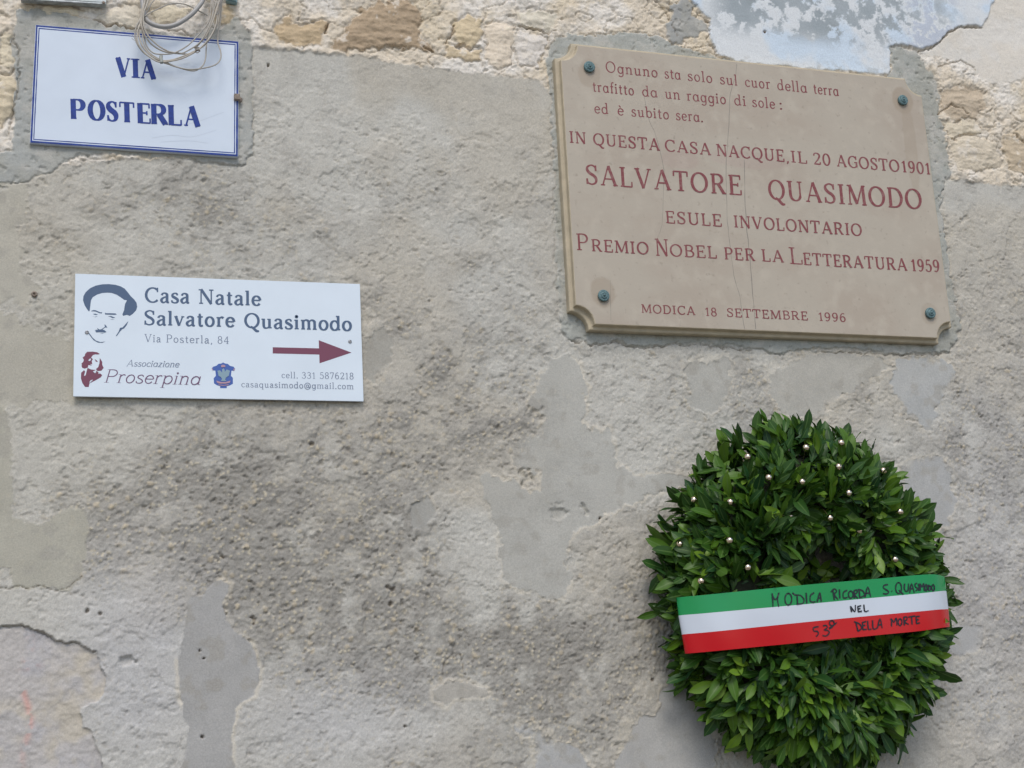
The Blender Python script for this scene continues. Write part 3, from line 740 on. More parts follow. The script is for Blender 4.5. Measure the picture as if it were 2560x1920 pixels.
class Ink:
    """flat lettering: strips on the plane h in front of the wall, every strip a hair above the last"""
    def __init__(s, h, lift=None): s.v, s.f, s.h, s.k, s.lift = [], [], h, 0, lift

    def at(s, x, y):
        h = s.h(x, y) if callable(s.h) else s.h
        return P(x, y, h + 0.0002 + (s.k % 40) * 0.00002)

    def strip(s, pts, wid):
        """pts: photo positions, wid: full width (px) at each"""
        s.k += 1
        n = len(pts)
        closed = n > 4 and math.hypot(pts[0][0] - pts[-1][0], pts[0][1] - pts[-1][1]) < 1e-3
        b = len(s.v)
        for i, (x, y) in enumerate(pts):
            i0, i1 = (i - 1, i + 1)
            if closed: p0, p1 = pts[i0 if i else n - 2], pts[i1 if i < n - 1 else 1]
            else: p0, p1 = pts[max(i0, 0)], pts[min(i1, n - 1)]
            tx, ty = p1[0] - p0[0], p1[1] - p0[1]
            L = math.hypot(tx, ty) or 1
            ox, oy = -ty / L * wid[i] / 2, tx / L * wid[i] / 2
            s.v += [s.at(x + ox, y + oy), s.at(x - ox, y - oy)]
        for i in range(n - 1): s.f.append((b + 2 * i, b + 2 * i + 1, b + 2 * i + 3, b + 2 * i + 2))

    def poly(s, pts):
        s.k += 1
        b = len(s.v)
        t = tessellate_polygon([[Vector((x, y, 0)) for x, y in pts]])
        s.v += [s.at(x, y) for x, y in pts]
        s.f += [tuple(b + i for i in q) for q in t]

    def word(s, text, b0, b1, cap, thick=.13, thin=.05, serif=.045, xh=.64, single=False, shear=0.0, lean=(0, -1), track=0.0):
        """set text between two measured baseline ends; cap = capital height in px"""
        gl = []
        for ch in text:
            g = CAPS.get(ch) or LOWS[xh].get('a1' if ch == 'a' and single else ch)
            gl.append(g)
        # ink extents of first and last glyph are the measured ends
        def ext(g):
            xs = []
            for st in g[1]:
                if st[0] == 'S': xs += [st[1] - st[3], st[1] + st[4]]
                else:
                    for a, _, c in st: xs += [a - (thin + (thick - thin) * c) * .38, a + (thin + (thick - thin) * c) * .38]
            return min(xs), max(xs)
        lo = ext(gl[0])[0]
        hi = ext(gl[-1])[1] - gl[-1][0]
        tot = sum(g[0] + track for g in gl) - track
        ex, ey = b1[0] - b0[0], b1[1] - b0[1]
        L = math.hypot(ex, ey)
        sx = L / (tot - lo + hi)                      # px per unit along the baseline
        ux, uy = ex / L, ey / L
        x = -lo
        for g in gl:
            for st in g[1]:
                if st[0] == 'S':
                    _, cx, cy, l, r = st
                    t = serif * cap
                    yy = cy * cap + (t / 2 if cy < .5 else -t / 2)
                    q = [((x + cx - l) * sx, yy), ((x + cx + r) * sx, yy)]
                    wd = [t, t]
                else:
                    q = [((x + a) * sx, b * cap) for a, b, _ in st]
                    wd = [(thin + (thick - thin) * c) * cap for _, _, c in st]
                pts = [(b0[0] + a * ux + b * lean[0] + shear * b * ux, b0[1] + a * uy + b * lean[1] + shear * b * uy) for a, b in q]
                s.strip(pts, wd)
            x += g[0] + track

    def build(s, name, m, parent, label=None):
        o = mesh_pd(name, s.v, s.f, m, parent)
        if label: o['label'] = label
        return o


# ------------------------------------------------------------------ marble plaque
ZP = 0.040
x0, x1 = P(1421, 457, ZP).x, (P(2304, 237, ZP).x + P(2377, 813, ZP).x) / 2
zb = (P(1486.8, 808.7, ZP).z + P(2344.6, 846, ZP).z) / 2
zt = (P(1440, 112, ZP).z + P(2271, 200, ZP).z) / 2
plq = empty('marble_plaque', ((x0 + x1) / 2, 0, (x0 * 0 + zb)), 'large pinkish marble plaque with scooped corners and a dark red carved inscription', 'plaque')


def stone_mat(name, base, dark, stains):
    m = mat(name, base, 0.55, spec=0.4, bump=0.0003, bscale=160)
    n, l = m.node_tree.nodes, m.node_tree.links
    b = n['Principled BSDF']
    geo = n.new('ShaderNodeNewGeometry')
    cur = None

    def noise(scale, det, vec=None):
        t = n.new('ShaderNodeTexNoise'); t.inputs['Scale'].default_value = scale; t.inputs['Detail'].default_value = det
        l.new(vec or geo.outputs['Position'], t.inputs['Vector']); return t.outputs[0]

    def ramp(x, a, b_):
        r = n.new('ShaderNodeMapRange'); r.interpolation_type = 'SMOOTHSTEP'
        r.inputs[1].default_value = a; r.inputs[2].default_value = b_
        l.new(x, r.inputs[0]); return r.outputs[0]

    def mx(c0, c1, f):
        x = n.new('ShaderNodeMix'); x.data_type = 'RGBA'
        if isinstance(c0, tuple): x.inputs[6].default_value = (*c0, 1)
        else: l.new(c0, x.inputs[6])
        x.inputs[7].default_value = (*c1, 1)
        l.new(f, x.inputs[0]); return x.outputs[2]
    mp = n.new('ShaderNodeMapping'); mp.inputs['Scale'].default_value = (1, 1, 1.6); l.new(geo.outputs['Position'], mp.inputs[0])
    cur = mx(base, dark, ramp(noise(3.5, 6, mp.outputs[0]), 0.42, 0.66))
    cur = mx(cur, tuple(min(1, c * 1.07) for c in base), ramp(noise(22, 6), 0.45, 0.75))
    cur = mx(cur, tuple(c * 0.86 for c in dark), ramp(noise(70, 5), 0.60, 0.78))
    wob = noise(24, 3)
    for (sx, sz, rx, rz, c, amt) in stains:
        v = n.new('ShaderNodeVectorMath'); v.operation = 'SUBTRACT'; l.new(geo.outputs['Position'], v.inputs[0]); v.inputs[1].default_value = (sx, 0, sz)
        v2 = n.new('ShaderNodeVectorMath'); v2.operation = 'MULTIPLY'; l.new(v.outputs[0], v2.inputs[0]); v2.inputs[1].default_value = (1 / rx, 0, 1 / rz)
        ln_ = n.new('ShaderNodeVectorMath'); ln_.operation = 'LENGTH'; l.new(v2.outputs[0], ln_.inputs[0])
        ad = n.new('ShaderNodeMath'); ad.operation = 'MULTIPLY_ADD'; l.new(wob, ad.inputs[0]); ad.inputs[1].default_value = 0.5; l.new(ln_.outputs['Value'], ad.inputs[2])
        f = n.new('ShaderNodeMath'); f.operation = 'MULTIPLY'; f.inputs[1].default_value = amt
        l.new(ramp(ad.outputs[0], 1.35, 1.1), f.inputs[0])
        cur = mx(cur, c, f.outputs[0])
    l.new(cur, b.inputs['Base Color'])
    return m


ros = [(1472, 169), (2255, 252), (1507.6, 740.5), (2323.7, 783.8)]
rp = [P(x, y, ZP) for x, y in ros]
rust = (0.40, 0.32, 0.235)
stn = [(rp[0].x, rp[0].z - .018, .034, .045, rust, .5), (rp[1].x + .001, rp[1].z, .036, .045, rust, .75), (rp[1].x + .010, rp[1].z - .14, .022, .17, rust, .45),
       (rp[2].x, rp[2].z + .012, .036, .044, rust, .6), (rp[3].x, rp[3].z, .03, .034, rust, .4)]
redw = (0.44, 0.30, 0.26)
for (x, y, r_) in ((1870, 400, .13), (1700, 400, .06)):
    q = P(x, y, ZP); stn.append((q.x, q.z, r_, .028, redw, .22))
M_marble = stone_mat('pink_marble', (0.49, 0.425, 0.335), (0.46, 0.385, 0.30), stn)
M_edge = mat('marble_edge', (0.50, 0.42, 0.29), 0.6, noise=0.12, nscale=30, bump=0.0004, bscale=140)


def outline(inset, r=0.052, n=7):
    a, b_, c, d = x0 + inset, x1 - inset, zb + inset, zt - inset
    rr = r + 0.4 * inset
    o = []
    for cx, cz, a0 in ((x0, zt, 0), (x1, zt, -90), (x1, zb, -180), (x0, zb, -270)):
        # concave quarter circle round the outer corner
        a0r = {0: (-90, 0), -90: (180, 270), -180: (90, 180), -270: (0, 90)}[a0]
        seq = np.linspace(a0r[0], a0r[1], n)
        ccx = cx + (inset if cx == x0 else -inset); ccz = cz + (-inset if cz == zt else inset)
        for t in seq:
            o.append((ccx + r * math.cos(math.radians(t)), ccz + r * math.sin(math.radians(t))))
    return o


prof = [(-0.013, -0.005), (-0.013, 0.021), (-0.0118, 0.0235), (-0.0095, 0.0245), (-0.005, 0.0248), (-0.0022, 0.0265), (-0.001, 0.031), (-0.0008, 0.0375), (0.0002, 0.0394), (0.0016, ZP)]
vv, ff = [], []
N_ = 28
for ins, h in prof:
    vv += [(x, -h, z) for x, z in outline(ins)]
for i in range(len(prof) - 1):
    for k in range(N_):
        ff.append((i * N_ + k, i * N_ + (k + 1) % N_, (i + 1) * N_ + (k + 1) % N_, (i + 1) * N_ + k))
body = mesh_pd('moulded_edge', vv, ff, M_edge, plq)
fv = [(x, -ZP, z) for x, z in outline(0.0016)]
tri = tessellate_polygon([[Vector((x, z, 0)) for x, _, z in fv]])
mesh_pd('face', fv, [tuple(t) for t in tri], M_marble, plq)


def plean(x, y):
    t = (x - 1400) / 950
    return (-(0.060 + 0.067 * t), -1.0)


M_red = mat('red_lettering', (0.235, 0.058, 0.062), 0.7)
_n, _l = M_red.node_tree.nodes, M_red.node_tree.links
_g = _n.new('ShaderNodeNewGeometry'); _t = _n.new('ShaderNodeTexNoise'); _t.inputs['Scale'].default_value = 90; _t.inputs['Detail'].default_value = 5
_l.new(_g.outputs['Position'], _t.inputs['Vector'])
_r = _n.new('ShaderNodeMapRange'); _r.inputs[1].default_value = .48; _r.inputs[2].default_value = .68; _r.inputs[4].default_value = .38; _l.new(_t.outputs[0], _r.inputs[0])
_x = _n.new('ShaderNodeMix'); _x.data_type = 'RGBA'; _x.inputs[6].default_value = (.235, .058, .062, 1); _x.inputs[7].default_value = (.36, .23, .2, 1)
_l.new(_r.outputs[0], _x.inputs[0]); _l.new(_x.outputs[2], _n['Principled BSDF'].inputs['Base Color'])


def zz3(x, y): return (1350 + x * .47468, 80 + y * .47468)
def zz4(x, y): return (1350 + x * .49729, 380 + y * .49729)


PL = [
    (zz3, 58, dict(single=True, thick=.11, thin=.085, serif=.08, xh=.62), [(w_, a, 211 + .1035 * (a - 348), b, 211 + .1035 * (b - 348)) for w_, a, b in (('Ognuno', 348, 620), ('sta', 658, 742), ('solo', 780, 908), ('sul', 950, 1040), ('cuor', 1082, 1215), ('della', 1252, 1408), ('terra', 1442, 1575))]),
    (zz3, 58, dict(single=True, thick=.11, thin=.085, serif=.08, xh=.62), [(w_, a, 313 + .0956 * (a - 278), b, 313 + .0956 * (b - 278)) for w_, a, b in (('trafitto', 278, 495), ('da', 540, 620), ('un', 660, 738), ('raggio', 775, 980), ('di', 1025, 1085), ('sole', 1120, 1240), (':', 1262, 1278))]),
    (zz3, 58, dict(single=True, thick=.11, thin=.085, serif=.08, xh=.62), [(w_, a, 427 + .084 * (a - 288), b, 427 + .084 * (b - 288)) for w_, a, b in (('ed', 288, 360), ('è', 410, 443), ('subito', 483, 680), ('sera.', 718, 858))]),
    (zz3, 62, dict(thick=.155, thin=.095, serif=.085), [(w_, a, 583 + .0887 * (a - 158), b, 583 + .0887 * (b - 158)) for w_, a, b in (('IN', 158, 243), ('QUESTA', 282, 632), ('CASA', 660, 902), ('NACQUE,', 932, 1310), ('IL', 1325, 1408), ('20', 1442, 1532), ('AGOSTO', 1565, 1895), ('1901', 1908, 2056))]),
    (zz4, 100, dict(thick=.145, thin=.075, serif=.065), [('SALVATORE', 235, 162, 1015, 218), ('QUASIMODO', 1153, 238, 1922, 288)]),
    (zz4, 61, dict(thick=.155, thin=.095, serif=.085), [('ESULE', 635, 357, 915, 375), ('INVOLONTARIO', 978, 379, 1620, 423)]),
    (zz4, 61, dict(thick=.155, thin=.095, serif=.085), [('P', 187, 493, 245, 496, 84), ('REMIO', 262, 499, 548, 515), ('N', 583, 521, 648, 525, 86), ('OBEL', 655, 524, 890, 535), ('PER', 930, 540, 1083, 548), ('LA', 1118, 549, 1228, 556), ('L', 1258, 562, 1322, 566, 84), ('ETTERATURA', 1328, 567, 1848, 597), ('1959', 1870, 599, 2010, 604)]),
    (zz4, 43, dict(thick=.15, thin=.11, serif=.095), [('MODICA', 512, 808, 782, 820), ('18', 832, 824, 890, 827), ('SETTEMBRE', 942, 828, 1348, 846), ('1996', 1402, 849, 1538, 854)]),
]
for fn, cap, st, words in PL:
    sc_ = .47468 if fn is zz3 else .49729
    for wd_ in words:
        t_, a, ya, b, yb = wd_[:5]
        c_ = (wd_[5] if len(wd_) > 5 else cap) * sc_
        p0 = fn(a, ya)
        s2 = dict(st)
        if len(wd_) > 5: s2.update(thick=.125, thin=.075, serif=.065)
        ink = Ink(ZP)
        ink.word(t_, p0, fn(b, yb), c_, lean=plean(*p0), track=.10, **s2)
        ink.build('carved_word', M_red, plq)

M_crack = mat('crack', (0.27, 0.24, 0.205), 0.9)
ink = Ink(ZP - 0.0001)
for pts, wd_ in (([(1842, 160), (1838, 195), (1826, 235), (1822, 310), (1815, 420), (1816, 470), (1818, 540), (1823, 600), (1835, 690), (1850, 745), (1861, 822)], 1.1),
                 ([(1861, 400), (1862, 470), (1866, 560), (1874, 640), (1884, 760), (1889, 823)], 1.6), ([(1610, 235), (1620, 290), (1640, 340), (1655, 400), (1662, 440)], .9), ([(1660, 420), (1655, 560), (1640, 600)], .7), ([(1526, 700), (1527, 800)], .9)):
    q = cr([(a, b) for a, b in pts], 4)
    rr = random.Random(3)
    ink.strip([(a + rr.uniform(-.8, .8), b) for a, b in q], [wd_ * rr.uniform(.5, 1.3) for _ in q])
ink.build('crack', M_crack, plq, 'hairline cracks running down the marble')

M_verd = mat('verdigris_bronze', (0.125, 0.205, 0.21), 0.6, metal=0.15, noise=0.35, nscale=220, bump=0.0006, bscale=300)
for q in rp:
    lathe('rosette_screw', [(.0155, 0), (.0165, .004), (.0165, .007), (.014, .0095), (.0115, .0082), (.0098, .0082), (.0085, .0112), (.0065, .0122), (.005, .0105), (.004, .0105), (.0034, .0135), (.0015, .0148)],
          (q.x, -ZP, q.z), M_verd, plq, 28)

# ------------------------------------------------------------------ street name tile
M_tile = mat('glazed_tile', (0.69, 0.755, 0.83), 0.22, noise=0.03, nscale=12, spec=0.5, bump=0.0004, bscale=14)
M_blue = mat('cobalt_glaze', (0.015, 0.045, 0.25), 0.4, spec=.3, noise=0.25, nscale=120)
HT = 0.014
tc4 = [(89, 61), (597, 103), (595.5, 392), (74.5, 357)]
vt = P(330, 370, 0)
tile = empty('street_sign', (vt.x, 0, vt.z), 'white glazed street name tile with blue border reading VIA POSTERLA', 'street sign')
quad_slab('tile', tc4, -0.004, HT, M_tile, tile, 0.0015)


def bil(c, s, t):
    (ax_, ay), (bx, by), (cx, cy), (dx, dy) = c
    return ((ax_ * (1 - s) + bx * s) * (1 - t) + (dx * (1 - s) + cx * s) * t, (ay * (1 - s) + by * s) * (1 - t) + (dy * (1 - s) + cy * s) * t)


def border(ink, c, a, b, jit=0):
    """frame line between insets a and b (px)"""
    w_, h_ = 509.0, 292.0
    for (s0, t0, s1, t1) in ((0, 0, 1, 0), (1, 0, 1, 1), (1, 1, 0, 1), (0, 1, 0, 0)):
        m_ = (a + b) / 2
        f = lambda s, t: bil(c, m_ / w_ + s * (1 - 2 * m_ / w_), m_ / h_ + t * (1 - 2 * m_ / h_))
        p, q = f(s0, t0), f(s1, t1)
        L = math.hypot(q[0] - p[0], q[1] - p[1]); ux, uy = (q[0] - p[0]) / L, (q[1] - p[1]) / L
        rr = random.Random(int(a * 7 + s0 * 3 + t0))
        pts = [(p[0] + ux * (k / 16 * (L + (b - a)) - (b - a) / 2), p[1] + uy * (k / 16 * (L + (b - a)) - (b - a) / 2)) for k in range(17)]
        ink.strip(pts, [(b - a) * (1 + rr.uniform(-jit, jit)) for _ in pts])


ink = Ink(HT); border(ink, tc4, 1.0, 5.6, .12); ink.build('blue_border', M_blue, tile)
ink = Ink(HT); border(ink, tc4, 8.0, 10.4, .25); ink.build('inner_blue_line', M_blue, tile)
M_craze = mat('glaze_craze', (0.56, 0.60, 0.66), 0.4)
for pts in ([(380, 345), (430, 338), (480, 342), (540, 325)], [(400, 355), (470, 352), (520, 358)], [(420, 300), (470, 310), (560, 280)]):
    ink = Ink(HT)
    q_ = cr(pts, 5)
    ink.strip([tuple(t) for t in q_], [.55] * len(q_))
    ink.build('glaze_crack', M_craze, tile)
k0 = .31646
for word, letters, cap, base in (('VIA', [('V', 920, 1035), ('I', 1040, 1105), ('A', 1112, 1230)], 152, lambda x: 604 + (x - 920) * .075),
                                 ('POSTERLA', [('P', 560, 678), ('O', 700, 830), ('S', 845, 932), ('T', 945, 1065), ('E', 1088, 1192), ('R', 1196, 1328), ('L', 1330, 1437), ('A', 1455, 1580)], 158, lambda x: 938 + (x - 560) * .062)):
    ink = Ink(HT)
    for ch, a, b in letters:
        ink.word(ch, (a * k0, base(a) * k0), (b * k0, base(b) * k0), cap * k0, thick=.27, thin=.08, serif=.07, lean=(-0.03, -1))
    ink.build('lettering', M_blue, tile, 'word ' + word + ' in blue capitals')
M_rusty = mat('rusty_steel', (0.30, 0.24, 0.19), 0.75, metal=0.2, noise=0.35, nscale=150, bump=0.001, bscale=200)
q = P(592, 245, HT)
bl = mesh_pd('fixing_bolt', [(q.x + sx * (.0075 - .0012 * (k == 2)), -HT - (0, .008, .0105)[k], q.z + sz * (.0082 - .0012 * (k == 2))) for k in range(3) for sx, sz in ((-1, -1), (1, -1), (1, 1), (-1, 1))],
             [(0, 1, 5, 4), (1, 2, 6, 5), (2, 3, 7, 6), (3, 0, 4, 7), (4, 5, 9, 8), (5, 6, 10, 9), (6, 7, 11, 10), (7, 4, 8, 11), (8, 9, 10, 11)], M_rusty, tile)
lathe('washer', [(.0085, 0), (.0085, .002), (.003, .002)], (q.x + .007, -0.006, q.z - .001), M_rusty, tile, 12)

# ------------------------------------------------------------------ printed sign with arrow
M_board = mat('white_board', (0.76, 0.83, 0.885), 0.34, noise=0.03, nscale=9)
M_navy = mat('slate_blue_print', (0.075, 0.125, 0.215), 0.5)
M_grey = mat('grey_print', (0.20, 0.24, 0.33), 0.5)
M_maroon = mat('maroon_print', (0.20, 0.055, 0.095), 0.5)
M_plum = mat('plum_print', (0.17, 0.085, 0.16), 0.5)
HB = 0.016
bc4 = [(188.2, 684), (899.6, 710), (909, 1003.3), (183, 990.8)]
vt = P(545, 1000, 0)
casa = empty('direction_sign', (vt.x, 0, vt.z), 'white rectangular direction sign with a printed face, slate blue lettering and maroon arrow', 'sign')
quad_slab('board', bc4, 0.010, HB, M_board, casa, 0.0005)
M_spc = mat('sign_spacer', (0.3, 0.3, 0.3), 0.6)
kc = .35262


def zc(x, y): return (160 + x * kc, 660 + y * kc)


def cl(x, y):
    t = (x - 185) / 715
    return (0.016 - 0.045 * t, -1)


def casa_text(name, m, words, label=None):
    for t_, a, ya, b, yb, cap, st in words:
        ink = Ink(HB)
        p0 = zc(a, ya)
        ink.word(t_, p0, zc(b, yb), cap * kc, lean=cl(*p0), **st)
        ink.build('printed_word', m, casa)


bold = dict(thick=.185, thin=.095, serif=.085, xh=.66, track=.07)
thinst = dict(thick=.11, thin=.07, serif=.055, xh=.62, track=.10)
ital = dict(thick=.12, thin=.065, serif=.02, xh=.64, shear=.28, single=True, track=.0)
casa_text('lettering', M_navy, [('Casa', 573, 272, 893, 279, 106, bold), ('Natale', 955, 282, 1400, 296, 104, bold)], 'words Casa Natale')
casa_text('lettering', M_navy, [('Salvatore', 570, 432, 1215, 447, 104, bold), ('Quasimodo', 1278, 452, 2042, 474, 104, bold)], 'words Salvatore Quasimodo')
casa_text('lettering', M_grey, [('Via', 570, 552, 688, 555, 56, thinst), ('Posterla,', 725, 556, 1050, 563, 56, thinst), ('84', 1090, 565, 1170, 567, 54, thinst)], 'words Via Posterla, 84')
casa_text('lettering', M_grey, [('cell.', 1543, 808, 1657, 811, 46, thinst), ('331', 1688, 812, 1780, 814, 46, thinst), ('5876218', 1815, 814, 2053, 818, 47, thinst)], 'telephone number')
casa_text('lettering', M_grey, [('casaquasimodo@gmail.com', 1258, 873, 2053, 888, 46, dict(thinst, track=.08))], 'mail address')
casa_text('lettering', M_grey, [('Associazione', 440, 725, 815, 732, 46, ital)], 'word Associazione in italics')
casa_text('lettering', M_plum, [('Proserpina', 283, 840, 965, 857, 94, dict(ital, thick=.085))], 'word Proserpina in italics')
ink = Ink(HB); ink.poly([zc(*p) for p in ((1480, 590), (1808, 598), (1806, 540), (2038, 628), (1812, 704), (1810, 642), (1480, 634))]); ink.build('arrow', M_maroon, casa)
# the printed face
kf = 280 / 2212


def zf(x, y): return (180 + x * kf, 700 + y * kf)


face = [
    [(335, 622), (300, 580), (250, 500), (218, 400), (225, 320), (270, 240), (360, 160), (470, 110), (600, 84), (730, 80), (860, 95), (960, 125), (1040, 170), (1100, 240), (1160, 320), (1230, 385), (1275, 450), (1288, 530), (1265, 600), (1200, 670), (1140, 710), (1085, 688), (1010, 708), (995, 680),
     (1030, 590), (1045, 480), (1085, 400), (1030, 392), (960, 340), (880, 290), (780, 255), (690, 250), (590, 258), (490, 290), (410, 340), (375, 400), (362, 500), (350, 600)],
    [(380, 608), (420, 594), (470, 598), (530, 625), (570, 640), (598, 632), (585, 662), (540, 655), (470, 625), (420, 618), (385, 622)],
    [(650, 642), (670, 655), (760, 655), (860, 660), (885, 682), (840, 688), (740, 686), (655, 682)],
    [(415, 668), (460, 664), (515, 682), (470, 692), (440, 682)],
    [(400, 712), (450, 728), (515, 712), (460, 735)],
    [(705, 718), (770, 712), (855, 742), (800, 752), (760, 730)],
    [(730, 765), (790, 778), (855, 768), (790, 784)],
    [(640, 880), (655, 880), (700, 940), (660, 935), (600, 975), (640, 990), (682, 1025), (650, 1035), (560, 1030), (480, 1035), (460, 1018), (478, 1010), (450, 992), (490, 982), (510, 985), (497, 945), (535, 975), (575, 975), (650, 925)],
    [(540, 1042), (600, 1048), (660, 1042), (600, 1056)],
    [(318, 1040), (345, 1050), (400, 1130), (470, 1195), (560, 1225), (660, 1215), (600, 1238), (510, 1235), (430, 1190), (370, 1120)],
    [(1112, 815), (1080, 890), (1030, 955), (985, 975), (945, 1020), (885, 1105), (865, 1105), (920, 1020), (948, 945), (1000, 935), (1050, 880), (1085, 840)],
]
ink = Ink(HB)
for pl in face: ink.poly([zf(*p) for p in pl])
ink.build('printed_face', M_navy, casa, 'slate blue outline drawing of a man with a moustache')
kb = 440 / 2212


def zl(x, y): return (180 + x * kb, 860 + y * kb)


bust = [
    [(190, 98), (260, 95), (320, 105), (350, 125), (330, 132), (290, 130), (262, 140), (240, 170), (262, 190), (248, 215), (255, 255), (225, 250), (250, 270), (205, 265), (200, 295), (160, 310), (130, 300), (118, 275), (128, 262), (115, 250), (140, 225), (150, 200), (133, 170), (160, 150), (165, 125)],
    [(350, 175), (365, 200), (380, 225), (380, 260), (398, 300), (370, 335), (320, 340), (300, 315), (330, 290), (345, 240)],
    [(195, 300), (240, 320), (290, 325), (320, 345), (380, 390), (360, 420), (290, 460), (220, 495), (210, 540), (165, 540), (130, 490), (112, 430), (115, 360), (150, 330), (165, 345), (150, 400), (170, 395), (185, 340)],
    [(285, 190), (310, 205), (325, 225), (300, 222)],
]
ink = Ink(HB)
for pl in bust: ink.poly([zl(*p) for p in pl])
ink.build('printed_bust', M_maroon, casa, 'small maroon print of a woman with curly hair')
M_wht = mat('white_print', (0.72, 0.78, 0.85), 0.5)
for pl in ([(215, 190), (235, 180), (240, 200), (222, 215), (205, 208)], [(262, 345), (300, 328), (306, 350), (290, 368)], [(235, 455), (265, 448), (225, 490), (218, 480)], [(330, 355), (350, 372), (335, 378)]):
    ink = Ink(HB + .0009)
    ink.poly([zl(*p) for p in pl])
    ink.build('bust_highlight', M_wht, casa)
M_crest = mat('crest_blue', (0.06, 0.13, 0.42), 0.5)
ink = Ink(HB)
crest = [(1900, 232), (1925, 245), (1960, 250), (1985, 275), (2030, 285), (2050, 310), (2040, 338), (2005, 335), (1998, 400), (2022, 425), (2022, 500), (1985, 520), (1945, 530), (1945, 555), (1862, 555), (1862, 530), (1820, 518), (1785, 495), (1780, 430), (1808, 400), (1802, 335), (1770, 332), (1755, 305), (1775, 285), (1815, 272), (1840, 250), (1875, 245)]
ink.poly([zl(*p) for p in crest])
ink.build('crest', M_crest, casa, 'small blue coat of arms with an eagle')
M_eagle = mat('crest_grey', (0.26, 0.38, 0.44), 0.5)
ink = Ink(HB + .0009)
for pl in ([(1885, 320), (1905, 305), (1918, 325), (1920, 350), (1945, 320), (1985, 335), (1970, 400), (1935, 420), (1925, 450), (1945, 465), (1870, 465), (1885, 440), (1870, 415), (1842, 400), (1828, 335), (1860, 330), (1888, 360)],):
    ink.poly([zl(*p) for p in pl])
ink.build('crest_eagle', M_eagle, casa)
M_rose = mat('crest_rose', (0.5, 0.3, 0.36), 0.5)
ink = Ink(HB + .0009)
for pl in ([(1870, 275), (1885, 262), (1900, 260), (1925, 268), (1928, 288), (1880, 292)], [(1815, 460), (1870, 478), (1930, 478), (1992, 460), (1985, 485), (1930, 498), (1860, 498), (1822, 485)], [(1757, 300), (1768, 310), (1776, 330), (1762, 325)], [(2034, 305), (2047, 312), (2038, 335), (2028, 332)]):
    ink.poly([zl(*p) for p in pl])
for k in range(3): ink.strip([zl(1835 + k * 6, 505 + k * 6), zl(1900, 518 + k * 4), zl(1975 - k * 6, 505 + k * 6)], [.6] * 3)
ink.build('crest_crown', M_rose, casa)
M_screw = mat('screw_steel', (0.35, 0.35, 0.36), 0.35, metal=0.8)
for x, y in ((217.3, 831), (874.8, 854)):
    q = P(x, y, HB)
    s_ = lathe('screw', [(.0048, 0), (.0048, .0008), (.0036, .0022), (.0016, .0022), (.0014, .0008), (.0003, .0006)], (q.x, -HB - .0003, q.z), M_screw, casa, 14)

# ------------------------------------------------------------------ coil of cables over the tile
M_cable = mat('beige_cable', (0.47, 0.42, 0.345), 0.5, noise=0.12, nscale=30)
M_cable2 = mat('greyish_cable', (0.42, 0.385, 0.33), 0.5, noise=0.15, nscale=25)
M_cond = mat('grey_conduit', (0.40, 0.385, 0.36), 0.45, noise=0.08, nscale=12)
kk = 320 / 2212
vt = P(430, 60, 0.04)
coil = empty('cable_coil', (vt.x, vt.y, vt.z), 'hanging coil of thin beige cables looped over the top of the street name tile', 'cable')


def zk(p, h0, h1):
    n = len(p)
    return [P(300 + x * kk, y * kk, h0 + (h1 - h0) * math.sin(math.pi * i / (n - 1))) for i, (x, y) in enumerate(p)]


